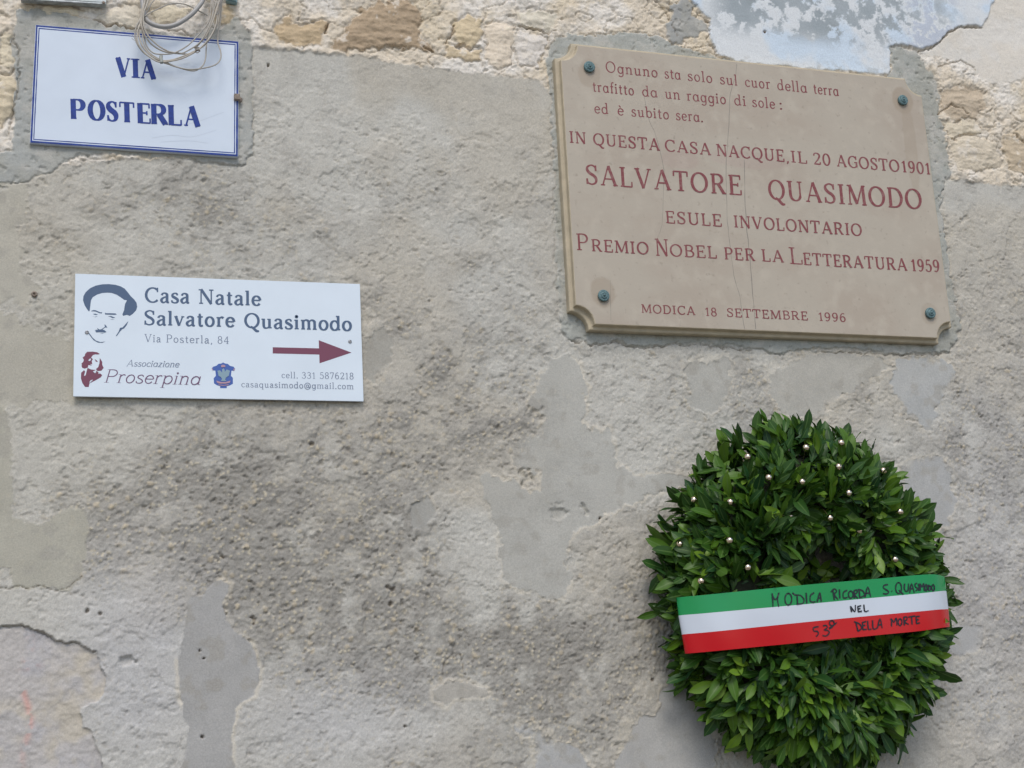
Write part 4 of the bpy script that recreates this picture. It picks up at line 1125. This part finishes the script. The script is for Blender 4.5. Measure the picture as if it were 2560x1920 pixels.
# the loops go on up the wall, out of the picture
cond = empty('conduit', P(420, 0, 0.05), 'thick grey conduit bending in an arc behind the thin cables', 'pipe')
tube('bent_tube', zk([(330, -1400), (350, -900), (375, -400), (385, -60), (395, 100), (415, 220), (450, 330), (520, 395), (650, 448), (800, 462), (950, 430), (1100, 350), (1250, 235), (1360, 110), (1430, 0), (1490, -250), (1530, -700), (1540, -1400)], .025, .045), .0062, M_cond, cond, 14, 6)
paths = [
    ([(520, -900), (470, -300), (440, -60), (425, 60), (395, 190), (378, 300), (372, 420), (405, 560), (460, 660), (550, 770), (700, 865), (850, 912), (1000, 925), (1180, 940)], .03, .055, 0),
    ([(380, -900), (450, -300), (490, -60), (460, 90), (408, 230), (410, 440), (475, 600), (560, 700), (690, 810), (850, 893), (1000, 915), (1190, 935), (1290, 885)], .035, .06, 0),
    ([(1520, 272), (1400, 208), (1280, 142), (1150, 82), (1000, 58), (850, 72), (700, 135), (560, 200), (440, 270), (340, 360), (280, 470), (258, 580), (280, 720), (350, 845), (450, 945), (600, 1035), (720, 1075), (820, 1105), (950, 1150), (1150, 1195), (1290, 1198), (1420, 1182), (1600, 1140), (1700, 1080), (1745, 980), (1733, 870), (1700, 780), (1690, 700), (1700, 560), (1730, 380), (1742, 200), (1765, -60), (1800, -500)], .02, .062, 1),
    ([(400, -900), (395, -60), (388, 100), (352, 300), (318, 430), (328, 600), (370, 760), (450, 880), (560, 978), (700, 1045), (850, 1045), (1000, 1005), (1200, 925), (1400, 825), (1530, 700), (1640, 520), (1700, 350), (1722, 150), (1745, -60), (1700, -800)], .03, .065, 0),
    ([(750, -600), (610, -60), (545, 50), (480, 180), (430, 300), (385, 420), (392, 560), (400, 700), (440, 820), (520, 920), (620, 990), (720, 1040), (820, 1085), (900, 1125), (1100, 1195), (1260, 1225), (1350, 1200), (1440, 1120), (1480, 1000), (1490, 850), (1502, 680), (1560, 400), (1600, 200), (1585, -60), (1570, -600)], .03, .06, 1),
    ([(470, -900), (420, -60), (402, 200), (400, 420), (420, 600), (455, 780), (560, 908), (700, 938), (880, 930), (1000, 890), (1180, 780), (1320, 640), (1440, 510), (1530, 380), (1562, 250), (1575, 100), (1580, -60), (1600, -600)], .028, .05, 1),
    ([(560, -900), (435, -60), (405, 90), (372, 260), (345, 420), (300, 560), (310, 740), (400, 885), (520, 990), (680, 1072), (900, 1052), (1100, 1000), (1300, 895), (1420, 800), (1560, 640), (1650, 450), (1680, 260), (1650, 60), (1625, -60), (1640, -700)], .033, .068, 0),
    ([(1000, 930), (1090, 915), (1250, 830), (1380, 730), (1490, 560), (1580, 350), (1630, 150), (1690, -60), (1760, -500)], .04, .055, 1),
    ([(1290, 845), (1400, 720), (1500, 600), (1590, 400), (1660, 200), (1700, 60), (1720, -60), (1690, -600)], .045, .058, 0),
]
for pts, a, b, c in paths:
    tube('cable', zk(pts, a, b), .00205 if c == 0 else .0018, (M_cable, M_cable2)[c], coil, 8, 5)
tube('cable', zk([(1520, -900), (1600, -60), (1610, 120), (1640, 230), (1690, 240), (1720, 100), (1750, -60), (1760, -700)], .03, .05), .0018, M_cable2, coil)
M_tie = mat('grey_tie', (0.36, 0.37, 0.33), 0.5)
tube('cable_tie', [P(300 + x * kk, y * kk, .066 + i * .001) for i, (x, y) in enumerate([(712, 965), (708, 1000), (712, 1040), (722, 1090)])], .0045, M_tie, coil, 8, 3)
M_wire = mat('twist_wire', (0.20, 0.17, 0.13), 0.6)
tube('twist_wire', [P(300 + x * kk, y * kk, h) for x, y, h in [(1280, 822, .066), (1365, 822, .069), (1300, 850, .07), (1380, 870, .07), (1300, 880, .068), (1330, 915, .069), (1385, 880, .067)]], .0012, M_wire, coil, 6, 4)
for pts in ([(265, 690), (235, 640), (210, 605)], [(262, 700), (225, 680), (200, 655)]):
    tube('frayed_end', [P(300 + x * kk, y * kk, .05) for x, y in pts], .0006, M_cable2, coil, 5, 3)

# ------------------------------------------------------------------ plate and box cut by the top of the picture
M_plate = mat('pale_enamel', (0.62, 0.66, 0.64), 0.3, noise=0.08, nscale=40)
M_zinc = mat('zinc_edge', (0.42, 0.44, 0.43), 0.4, metal=0.5, noise=0.3, nscale=90)
vt = P(160, 0, 0)
pt = empty('wall_plate', (vt.x, 0, vt.z), 'pale metal plate at the top left, only its lower edge in view', 'plate')
quad_slab('panel', [(40, -190), (262, -172), (265.5, 6), (52, -7)], 0.018, 0.026, M_plate, pt, 0.001)
quad_slab('lower_rim', [(52, -6.2), (265.5, 7), (265.5, 10.5), (52, -2.2)], 0.010, 0.030, M_zinc, pt, 0.0008)
q = P(259, 7, 0.030)
lathe('screw', [(.004, 0), (.004, .002), (.001, .003)], (q.x, -.030, q.z), M_rusty, pt, 10)
M_teal = mat('teal_plastic', (0.28, 0.42, 0.44), 0.45)
vt = P(582, 2, 0)
bx = empty('junction_box', (vt.x, 0, vt.z), 'small blue green junction box at the top edge right of the cables', 'box')
quad_slab('box_body', [(560, -90), (595, -87), (593, 6), (566, 1)], 0.004, 0.022, M_teal, bx, 0.002)
quad_slab('box_lid', [(562, -88), (593, -85), (591, 2), (568, -3)], 0.0225, 0.026, M_teal, bx, 0.001)

# little fixings left in the wall
M_plug = mat('grey_plug', (0.45, 0.45, 0.44), 0.5)


def fixing(name, x, y, r, m, label, h=.006):
    q = P(x, y, 0)
    e = lathe(name, [(r, -.006), (r, h * .7), (r * .8, h), (r * .45, h), (r * .35, h * .3), (.0002, h * .3)], (q.x, -0.0, q.z), m, None, 12)
    tag(e, label, 'fixing')


fixing('wall_plug', 533, 1303, .0034, M_plug, 'tiny pale plastic plug in the dark roughcast under the direction sign')
fixing('wall_plug', 86, 736, .007, M_rusty, 'rusty plug in the render left of the direction sign')
fixing('wall_plug', 1911, 82, .0028, M_rusty, 'dark nail stub in the blue paint above the marble plaque')

# ------------------------------------------------------------------ tricolour ribbon with handwriting
RH = 0.040                                    # the ribbon clears the leaves by this much more
kn = [((1712, 1504), (1716, 1545), (1722, 1590), (1730, 1632), .05), ((1700, 1497), (1705, 1541), (1713, 1588), (1721, 1633), .075), ((1694.5, 1493.5), (1700, 1538.5), (1708, 1586), (1716, 1634), .108), ((1760, 1487.5), (1764, 1533), (1770, 1580.5), (1778, 1628.5), .152),
      ((1860, 1477.5), (1863, 1524), (1868, 1570.5), (1875, 1619), .183), ((2017, 1461.8), (2019, 1510), (2022, 1554.5), (2025, 1604.5), .196), ((2190, 1447), (2194, 1493.5), (2198, 1537.5), (2203, 1587), .196),
      ((2290, 1438), (2295, 1484), (2299, 1528.5), (2304, 1577), .19), ((2334, 1436), (2340, 1479), (2345, 1524), (2350, 1570), .178), ((2356, 1440), (2361, 1477), (2366, 1523), (2370, 1567.5), .158), ((2362, 1444), (2366, 1478), (2371, 1523), (2374, 1567), .135), ((2354, 1448), (2358, 1481), (2362, 1525), (2366, 1568), .11), ((2330, 1452), (2334, 1485), (2338, 1528), (2342, 1569), .07)]
rows = cr([(a[0], a[1], b[0], b[1], c[0], c[1], d[0], d[1], h + RH) for a, b, c, d, h in kn], 8)
rb = empty('ribbon', P(2020, 1600, 0.19), 'green, white and red ribbon stretched across the wreath with black handwriting', 'ribbon')
cols_ = {'green_stripe': (0.006, 0.28, 0.075), 'white_stripe': (0.64, 0.68, 0.74), 'red_stripe': (0.56, 0.006, 0.012)}
for si, (nm, c) in enumerate(cols_.items()):
    m_ = mat(nm, c, 0.22, noise=0.02, nscale=8, spec=0.45)
    vv, ff = [], []
    K = 5
    for i, r in enumerate(rows):
        for j in range(K):
            t = j / (K - 1)
            x_, y_ = r[si * 2] * (1 - t) + r[si * 2 + 2] * t, r[si * 2 + 1] * (1 - t) + r[si * 2 + 3] * t
            tt = (si + t) / 3
            hh = r[8] + .001 * math.sin(math.pi * tt) + .0030 * math.sin(i * .16 + .5) + .0016 * math.sin(i * .22 + tt * 2.2) + .0008 * math.sin(i * .61 - tt * 3)
            vv.append(P(x_, y_, hh))
    for i in range(len(rows) - 1):
        for j in range(K - 1):
            ff.append((i * K + j, i * K + j + 1, (i + 1) * K + j + 1, (i + 1) * K + j))
    o = mesh_pd(nm, vv, ff, m_, rb, True)
    md = o.modifiers.new('thickness', 'SOLIDIFY'); md.thickness = 0.0005; md.offset = 0
    es = o.modifiers.new('crisp_rim', 'EDGE_SPLIT'); es.split_angle = math.radians(50)
xk = [(a[0] + d[0]) / 2 for a, b, c, d, h in kn[2:10]]
hk = [k[4] for k in kn[2:10]]


def rib_h(x, y):
    fi = None
    # nearest row of the ribbon under this point
    best = 1e9
    for i, r in enumerate(rows[16:76]):
        t = min(max((y - r[1]) / (r[7] - r[1]), 0), 1)
        xr = r[0] * (1 - t) + r[6] * t
        if abs(xr - x) < best: best, fi, tt = abs(xr - x), i + 16, t
    r = rows[fi]
    return r[8] + .001 * math.sin(math.pi * tt) + .0030 * math.sin(fi * .16 + .5) + .0016 * math.sin(fi * .22 + tt * 2.2) + .0008 * math.sin(fi * .61 - tt * 3) + .0012


def ell(cx, cy, rx, ry): return [(cx + rx * math.sin(a), cy - ry * math.cos(a)) for a in np.linspace(-.2, 2 * math.pi + .1, 16)]


hand = {
    'words MODICA RICORDA S. QUASIMODO': [[(130, 268), (136, 340), (140, 410)], [(132, 290), (165, 338), (205, 262)], [(200, 265), (186, 330), (200, 412)], ell(302, 330, 36, 62), [(395, 290), (400, 380)], [(345, 262), (375, 285), (430, 290), (468, 335), (455, 375), (390, 385)],
        [(492, 262), (498, 375)], [(578, 262), (540, 288), (533, 345), (560, 362), (592, 355)], [(608, 362), (628, 285), (640, 265), (652, 358)], [(612, 322), (655, 315)],
        [(775, 235), (792, 340)], [(755, 255), (790, 222), (818, 245), (790, 282), (832, 335)], [(845, 225), (850, 322)], [(928, 235), (890, 258), (884, 300), (900, 320), (932, 310)], ell(966, 282, 24, 38), [(1000, 240), (1005, 322)], [(998, 242), (1030, 233), (1036, 260), (1005, 282), (1042, 322)],
        [(1055, 235), (1062, 316)], [(1042, 226), (1095, 243), (1112, 288), (1060, 316)], [(1118, 312), (1147, 200), (1178, 306)], [(1125, 270), (1172, 264)],
        [(1362, 175), (1320, 184), (1314, 210), (1350, 235), (1370, 255), (1345, 276), (1308, 270)], [(1400, 242), (1406, 248)], ell(1475, 212, 31, 58), [(1478, 235), (1525, 280)], [(1540, 165), (1535, 220), (1555, 248), (1576, 232), (1580, 165)], [(1592, 266), (1612, 165), (1642, 264)], [(1600, 222), (1634, 216)],
        [(1674, 160), (1650, 172), (1656, 200), (1678, 222), (1655, 246)], [(1690, 165), (1695, 242)], [(1706, 242), (1705, 165), (1725, 205), (1740, 160), (1747, 246)], ell(1767, 210, 12, 35), [(1792, 182), (1794, 240)], [(1786, 180), (1817, 200), (1814, 232), (1792, 241)], ell(1842, 210, 14, 33)],
    'word NEL': [[(962, 405), (975, 468)], [(962, 405), (1010, 465), (1015, 392)], [(1040, 410), (1046, 466)], [(1035, 410), (1077, 400)], [(1040, 436), (1070, 430)], [(1045, 466), (1086, 458)], [(1105, 388), (1115, 460), (1156, 452)]],
    'words 53 DELLA MORTE': [[(625, 622), (568, 635), (575, 670), (610, 672), (622, 700), (598, 728)], [(670, 615), (706, 610), (716, 635), (685, 658), (726, 665), (736, 690), (705, 722), (665, 715)], ell(765, 585, 25, 27), [(735, 640), (780, 612), (818, 578)], [(738, 646), (772, 624)],
        [(1020, 575), (1042, 672)], [(1000, 570), (1060, 595), (1082, 640), (1040, 674)], [(1090, 575), (1096, 656)], [(1085, 580), (1130, 568)], [(1090, 612), (1122, 607)], [(1095, 656), (1136, 650)], [(1145, 560), (1155, 650), (1186, 645)], [(1198, 555), (1205, 646), (1246, 638)], [(1250, 640), (1277, 538), (1300, 637)], [(1258, 606), (1297, 600)],
        [(1400, 622), (1402, 545), (1425, 578), (1450, 530), (1457, 612)], [(1385, 548), (1405, 540)], ell(1490, 575, 20, 36), [(1530, 520), (1536, 610)], [(1525, 525), (1562, 520), (1562, 550), (1535, 572), (1582, 600)], [(1578, 522), (1652, 508)], [(1612, 515), (1618, 600)],
        [(1660, 520), (1665, 592)], [(1655, 517), (1700, 512)], [(1662, 552), (1690, 546)], [(1665, 592), (1700, 582)]],
}
M_marker = mat('black_marker', (0.012, 0.014, 0.022), 0.5)
for lb, strokes in hand.items():
    strokes = sorted(strokes, key=lambda t: min(p[0] for p in t))
    groups, edge_ = [], -1e9
    for s_ in strokes:
        if min(p[0] for p in s_) - edge_ > 80: groups.append([])
        groups[-1].append(s_)
        edge_ = max(edge_, max(p[0] for p in s_))
    for g_ in groups:
      ink = Ink(rib_h)
      for s_ in g_:
        q = cr([(1900 + a * .23508, 1420 + b * .23508) for a, b in s_], 3)
        ink.strip([tuple(t) for t in q], [3.2 + .5 * math.sin(i * .9) for i in range(len(q))])
      ink.build('handwritten_word', M_marker, rb)

# ------------------------------------------------------------------ laurel wreath
HC = 0.085
WC = P(2022, 1484, HC)
XK = 0.885                                   # a little narrower than tall                       # middle of the ring
RMJ, RT, RD = 0.283, 0.130, 0.095            # ring radius, tube radius in the wall's plane, and in depth
wre = empty('laurel_wreath', (WC.x, 0, WC.z - .45), 'round wreath of dark green laurel leaves dotted with small gold balls', 'wreath')


def torus(th, ph, k=1.0, e=0.0):
    """point and outward normal of the ring; ph 0 outer rim, 90 front, 180 inner"""
    c, s = math.cos(th), math.sin(th)
    rt = RT * (1 - .17 * c) * k + e                                  # fatter on the left than on the right
    rr = RMJ + .014 * c + rt * math.cos(ph)
    p = Vector((WC.x + rr * c * XK, -HC - (RD * k + e) * math.sin(ph), WC.z + rr * s))
    nrm = Vector((c * math.cos(ph), -math.sin(ph) * RT / RD, s * math.cos(ph))).normalized()
    return p, nrm


def surf_h(px, py, e):
    h = 0.34
    while h > 0.03:
        q = P(px, py, h)
        dx, dz = (q.x - WC.x) / XK, q.z - WC.z
        r = math.hypot(dx, dz) - RMJ
        if (r / (RT + e)) ** 2 + ((h - HC) / (RD + e)) ** 2 < 1: return h
        h -= 0.002
    return 0.10


def leaf_verts(L, Wd, fold, bend, wav, rnd, n=6):
    vv, uv = [], []
    for i in range(n + 1):
        t = i / n
        w_ = Wd * (math.sin(math.pi * t ** 1.18) ** 0.75) if 0 < i < n else (0.0012 if i == 0 else 0.0004)
        zz = bend * t * t * L
        y = L * t
        wv = wav * math.sin(t * 11 + rnd * 6) * Wd
        vv += [(-w_, y, zz + fold * w_ + wv), (0, y, zz), (w_, y, zz + fold * w_ - wv)]
        uv += [(0, t), (.5, t), (1, t)]
    ff = []
    for i in range(n):
        a = i * 3
        ff += [(a, a + 1, a + 4, a + 3), (a + 1, a + 2, a + 5, a + 4)]
    return vv, uv, ff


def leaf_material(name, obj_random):
    m = bpy.data.materials.new(name)
    m.use_nodes = True
    n, l = m.node_tree.nodes, m.node_tree.links
    b = n['Principled BSDF']
    b.inputs['Roughness'].default_value = 0.36
    b.inputs['Specular IOR Level'].default_value = 0.28
    if obj_random:
        src = n.new('ShaderNodeObjectInfo').outputs['Random']
    else:
        a = n.new('ShaderNodeAttribute'); a.attribute_name = 'variety'; src = a.outputs['Fac']
    r = n.new('ShaderNodeValToRGB'); cr_ = r.color_ramp
    cr_.elements[0].position = 0; cr_.elements[0].color = (0.020, 0.060, 0.008, 1)
    cr_.elements[1].position = 1; cr_.elements[1].color = (0.185, 0.31, 0.03, 1)
    for p_, c_ in ((.25, (0.033, 0.088, 0.008, 1)), (.45, (0.020, 0.068, 0.020, 1)), (.66, (0.055, 0.132, 0.010, 1)), (.86, (0.090, 0.185, 0.015, 1))):
        e = cr_.elements.new(p_); e.color = c_
    l.new(src, r.inputs[0])
    uv = n.new('ShaderNodeUVMap'); sx = n.new('ShaderNodeSeparateXYZ'); l.new(uv.outputs[0], sx.inputs[0])
    d = n.new('ShaderNodeMath'); d.operation = 'SUBTRACT'; l.new(sx.outputs[0], d.inputs[0]); d.inputs[1].default_value = .5
    ab = n.new('ShaderNodeMath'); ab.operation = 'ABSOLUTE'; l.new(d.outputs[0], ab.inputs[0])
    mr = n.new('ShaderNodeMapRange'); mr.inputs[1].default_value = .07; mr.inputs[2].default_value = .03; mr.inputs[4].default_value = .55; l.new(ab.outputs[0], mr.inputs[0])
    x = n.new('ShaderNodeMix'); x.data_type = 'RGBA'; l.new(mr.outputs[0], x.inputs[0]); l.new(r.outputs[0], x.inputs[6]); x.inputs[7].default_value = (0.13, 0.22, 0.06, 1)
    # back of the leaf is duller and paler
    g_ = n.new('ShaderNodeNewGeometry')
    x2 = n.new('ShaderNodeMix'); x2.data_type = 'RGBA'; l.new(g_.outputs['Backfacing'], x2.inputs[0]); l.new(x.outputs[2], x2.inputs[6])
    x3 = n.new('ShaderNodeMix'); x3.data_type = 'RGBA'; x3.inputs[0].default_value = .45; l.new(x.outputs[2], x3.inputs[6]); x3.inputs[7].default_value = (0.075, 0.15, 0.03, 1)
    l.new(x3.outputs[2], x2.inputs[7]); l.new(x2.outputs[2], b.inputs['Base Color'])
    t = n.new('ShaderNodeTexNoise'); t.inputs['Scale'].default_value = 160; tc_ = n.new('ShaderNodeTexCoord'); l.new(tc_.outputs['Object'], t.inputs['Vector'])
    mr2 = n.new('ShaderNodeMapRange'); mr2.inputs[3].default_value = .26; mr2.inputs[4].default_value = .55; l.new(t.outputs[0], mr2.inputs[0]); l.new(mr2.outputs[0], b.inputs['Roughness'])
    # a little light passes through
    tr = n.new('ShaderNodeBsdfTranslucent'); l.new(x2.outputs[2], tr.inputs[0])
    ms = n.new('ShaderNodeMixShader'); ms.inputs[0].default_value = .12
    out = n['Material Output']
    l.new(b.outputs[0], ms.inputs[1]); l.new(tr.outputs[0], ms.inputs[2]); l.new(ms.outputs[0], out.inputs[0])
    return m


M_leafA, M_leafB = leaf_material('laurel_leaf', True), leaf_material('laurel_leaf_inner', False)
rnd = random.Random(11)
kinds = []
for i in range(8):
    L = 0.90 * (0.064, 0.070, 0.077, 0.058, 0.082, 0.062, 0.072, 0.054)[i]
    Wd = L * (0.185, 0.165, 0.15, 0.205, 0.17, 0.15, 0.19, 0.215)[i]
    kinds.append(leaf_verts(L, Wd, (.35, .2, .5, .15, .3, .6, .25, .4)[i], (-.18, .15, -.3, .1, -.12, .25, -.05, -.25)[i], (.08, .14, .04, .12, .16, .06, .1, .05)[i], rnd.random()))
leaf_me = []
for i, (v_, u_, f_) in enumerate(kinds):
    me = bpy.data.meshes.new('leaf')
    me.from_pydata(v_, [], f_)
    ul = me.uv_layers.new(name='UVMap')
    for lp in me.loops: ul.data[lp.index].uv = u_[lp.vertex_index]
    me.polygons.foreach_set('use_smooth', [True] * len(me.polygons))
    me.materials.append(M_leafA)
    leaf_me.append(me)


def sprig(rn, outer):
    """leaf placements of one little spray"""
    th = rn.uniform(0, 2 * math.pi)
    ph = math.radians(rn.uniform(-40, 178) if not outer else rn.uniform(-25, 150))
    p, nr = torus(th, ph, 1.0, (rn.uniform(-.006, .012) if outer else rn.uniform(-.035, .004)))
    et = Vector((-math.sin(th), 0, math.cos(th)))                   # along the ring
    er = Vector((math.cos(th), 0, math.sin(th)))
    side = 1 if ph < math.radians(115) else -1
    tang = er * side * math.sin(ph) + Vector((0, math.cos(ph) * side, 0))
    if ph < 0: tang = er
    lay = rn.uniform(.15, .75)
    d0 = nr * lay + tang * rn.uniform(.3, 1.0) + et * rn.gauss(0, .55) + Vector((rn.gauss(0, .22), rn.gauss(0, .12), rn.gauss(0, .22) + .05))
    d0.normalize()
    out = []
    if d0.y > .2: d0.y = .2
    for k in range(rn.choice((3, 4, 5, 6))):
        d = (d0 + Vector((rn.gauss(0, .36), rn.gauss(0, .26), rn.gauss(0, .36)))).normalized()
        n_ = nr + Vector((rn.gauss(0, .45), rn.gauss(0, .3) - .25, rn.gauss(0, .45) + .25))
        x_ = d.cross(n_).normalized()
        z_ = x_.cross(d).normalized()
        m = Matrix((x_, d, z_)).transposed().to_4x4()
        q = p + d0 * (.010 * k - .015) + Vector((rn.gauss(0, .006), rn.gauss(0, .004), rn.gauss(0, .006)))
        out.append(Matrix.Translation(q) @ m @ Matrix.Scale(rn.choice((.55, .7, .8, .9, 1.0, 1.1, 1.25)) * rn.uniform(.93, 1.07), 4))
    return out


top_e = ([r[0] for r in rows[16:81]], [r[1] for r in rows[16:81]])
bot_e = ([r[6] for r in rows[16:81]], [r[7] for r in rows[16:81]])


def blocked(M):
    """leaf that would stick through the ribbon"""
    for t in (0, .03, .06):
        q = M @ Vector((0, t, 0))
        if q.y < -.055 and math.hypot((q.x - WC.x - .022) / XK, q.z - WC.z - .005) < .100: return True     # keep the hollow open
    for x, t in ((0, 0), (0, .03), (0, .05), (0, .07), (.012, .035), (-.012, .035)):
        q = M @ Vector((x, t, 0))
        u, v = px_of(q.x, q.z, q.y)
        if 1690 < u < 2378 and np.interp(u, *top_e) - 4 < v < np.interp(u, *bot_e) + 4 and -q.y > rib_h(u, v) - .010: return True
    return False


outer_leaves = []
while len(outer_leaves) < 300: outer_leaves += [m_ for m_ in sprig(rnd, True) if not blocked(m_)]
for M in outer_leaves[:300]:
    o = bpy.data.objects.new('leaf', leaf_me[rnd.randrange(8)])
    C.objects.link(o)
    o.parent = wre
    o.matrix_local = Matrix.Translation(-Vector(wre.location)) @ M
# the mass of leaves beneath
V_, F_, UVs, VAR = [], [], [], []
inner_leaves = []
for i in range(1450): inner_leaves += [m_ for m_ in sprig(rnd, i % 5 < 2) if not blocked(m_)]
for i in range(260):                           # the back of the ring, seen through its hole
    a_, r_ = rnd.uniform(0, 2 * math.pi), rnd.uniform(0, .17)
    d = Vector((rnd.gauss(0, 1), -.25, rnd.gauss(0, 1))).normalized()
    x_ = d.cross(Vector((rnd.gauss(0, .3), -1, rnd.gauss(0, .3)))).normalized()
    inner_leaves.append(Matrix.Translation((WC.x + r_ * math.cos(a_) * XK, -rnd.uniform(.008, .028), WC.z + r_ * math.sin(a_))) @ Matrix((x_, d, x_.cross(d).normalized())).transposed().to_4x4())
for M in inner_leaves:
    v_, u_, f_ = kinds[rnd.randrange(8)]
    b = len(V_)
    V_ += [M @ Vector(q) for q in v_]
    UVs += u_
    VAR += [rnd.random()] * len(v_)
    F_ += [tuple(b + k for k in q) for q in f_]
o = mesh_pd('foliage', V_, F_, M_leafB, wre, True)
ul = o.data.uv_layers.new(name='UVMap')
vi = np.empty(len(o.data.loops), np.int32); o.data.loops.foreach_get('vertex_index', vi)
ul.data.foreach_set('uv', np.array(UVs, np.float32)[vi].reshape(-1))
at = o.data.attributes.new('variety', 'FLOAT', 'POINT'); at.data.foreach_set('value', np.array(VAR, np.float32))
o['kind'] = 'stuff'
# (leaves pressed against the wall inside the ring are part of the same mass)
# straw ring under the leaves
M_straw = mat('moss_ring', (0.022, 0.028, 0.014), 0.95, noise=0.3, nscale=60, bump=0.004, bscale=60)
vv, ff = [], []
A_, B_ = 48, 14
for i in range(A_):
    for j in range(B_):
        vv.append(torus(2 * math.pi * i / A_, 2 * math.pi * j / B_, .70)[0])
for i in range(A_):
    for j in range(B_):
        ff.append((i * B_ + j, i * B_ + (j + 1) % B_, ((i + 1) % A_) * B_ + (j + 1) % B_, ((i + 1) % A_) * B_ + j))
mesh_pd('ring_core', vv, ff, M_straw, wre, True)
# gold balls on wires
M_gold = mat('gold_ball', (0.93, 0.74, 0.56), 0.06, metal=1.0)
M_gwire = mat('gold_wire', (0.35, 0.27, 0.16), 0.4, metal=0.8)
sph = bpy.data.meshes.new('gold_ball')
bm = bmesh.new(); bmesh.ops.create_uvsphere(bm, u_segments=18, v_segments=12, radius=.0092)
for f in bm.faces: f.smooth = True
bm.to_mesh(sph); bm.free(); sph.materials.append(M_gold)
for x, y in ((1313, 270), (1093, 300), (727, 358), (1297, 420), (1578, 445), (858, 488), (1069, 515), (1361, 585), (390, 628), (617, 642), (1683, 703), (999, 742), (1243, 742), (1427, 822), (300, 905), (613, 882), (727, 1052), (1652, 1002), (434, 1138)):
    ux, uy = 1580 + x * .3978, 1000 + y * .3978
    q = P(ux, uy, surf_h(ux, uy, .050))
    o = bpy.data.objects.new('gold_ball', sph); C.objects.link(o); o.parent = wre; o.location = q - Vector(wre.location)
    tgt = Vector((WC.x, -HC, WC.z)) + (Vector((q.x - WC.x, 0, q.z - WC.z)).normalized() * RMJ)
    tube('wire_stem', [q, q.lerp(tgt, .3) + Vector((.004, 0, -.003)), q.lerp(tgt, .6)], .0006, M_gwire, wre, 5, 3)

# nail the wreath hangs from
nq = P(1929, 1050, 0.0)
nail = empty('hanging_nail', (nq.x, 0, nq.z), 'rusty nail with a wire loop just above the wreath', 'nail')
tube('shank', [(nq.x, .01, nq.z), (nq.x - .001, -.03, nq.z + .003), (nq.x - .002, -.045, nq.z + .004)], .0028, M_rusty, nail, 8, 2)
lathe('head', [(.0055, 0), (.006, .002), (.002, .0035)], (nq.x - .002, -.045, nq.z + .004), M_rusty, nail, 10)
tube('wire', [(nq.x - .010, -.018, nq.z - .012), (nq.x - .006, -.03, nq.z - .003), (nq.x, -.035, nq.z + .007), (nq.x + .004, -.03, nq.z - .005), (nq.x + .008, -.03, nq.z - .04), (nq.x + .012, -.05, nq.z - .08)], .0008, M_wire, nail, 6, 4)
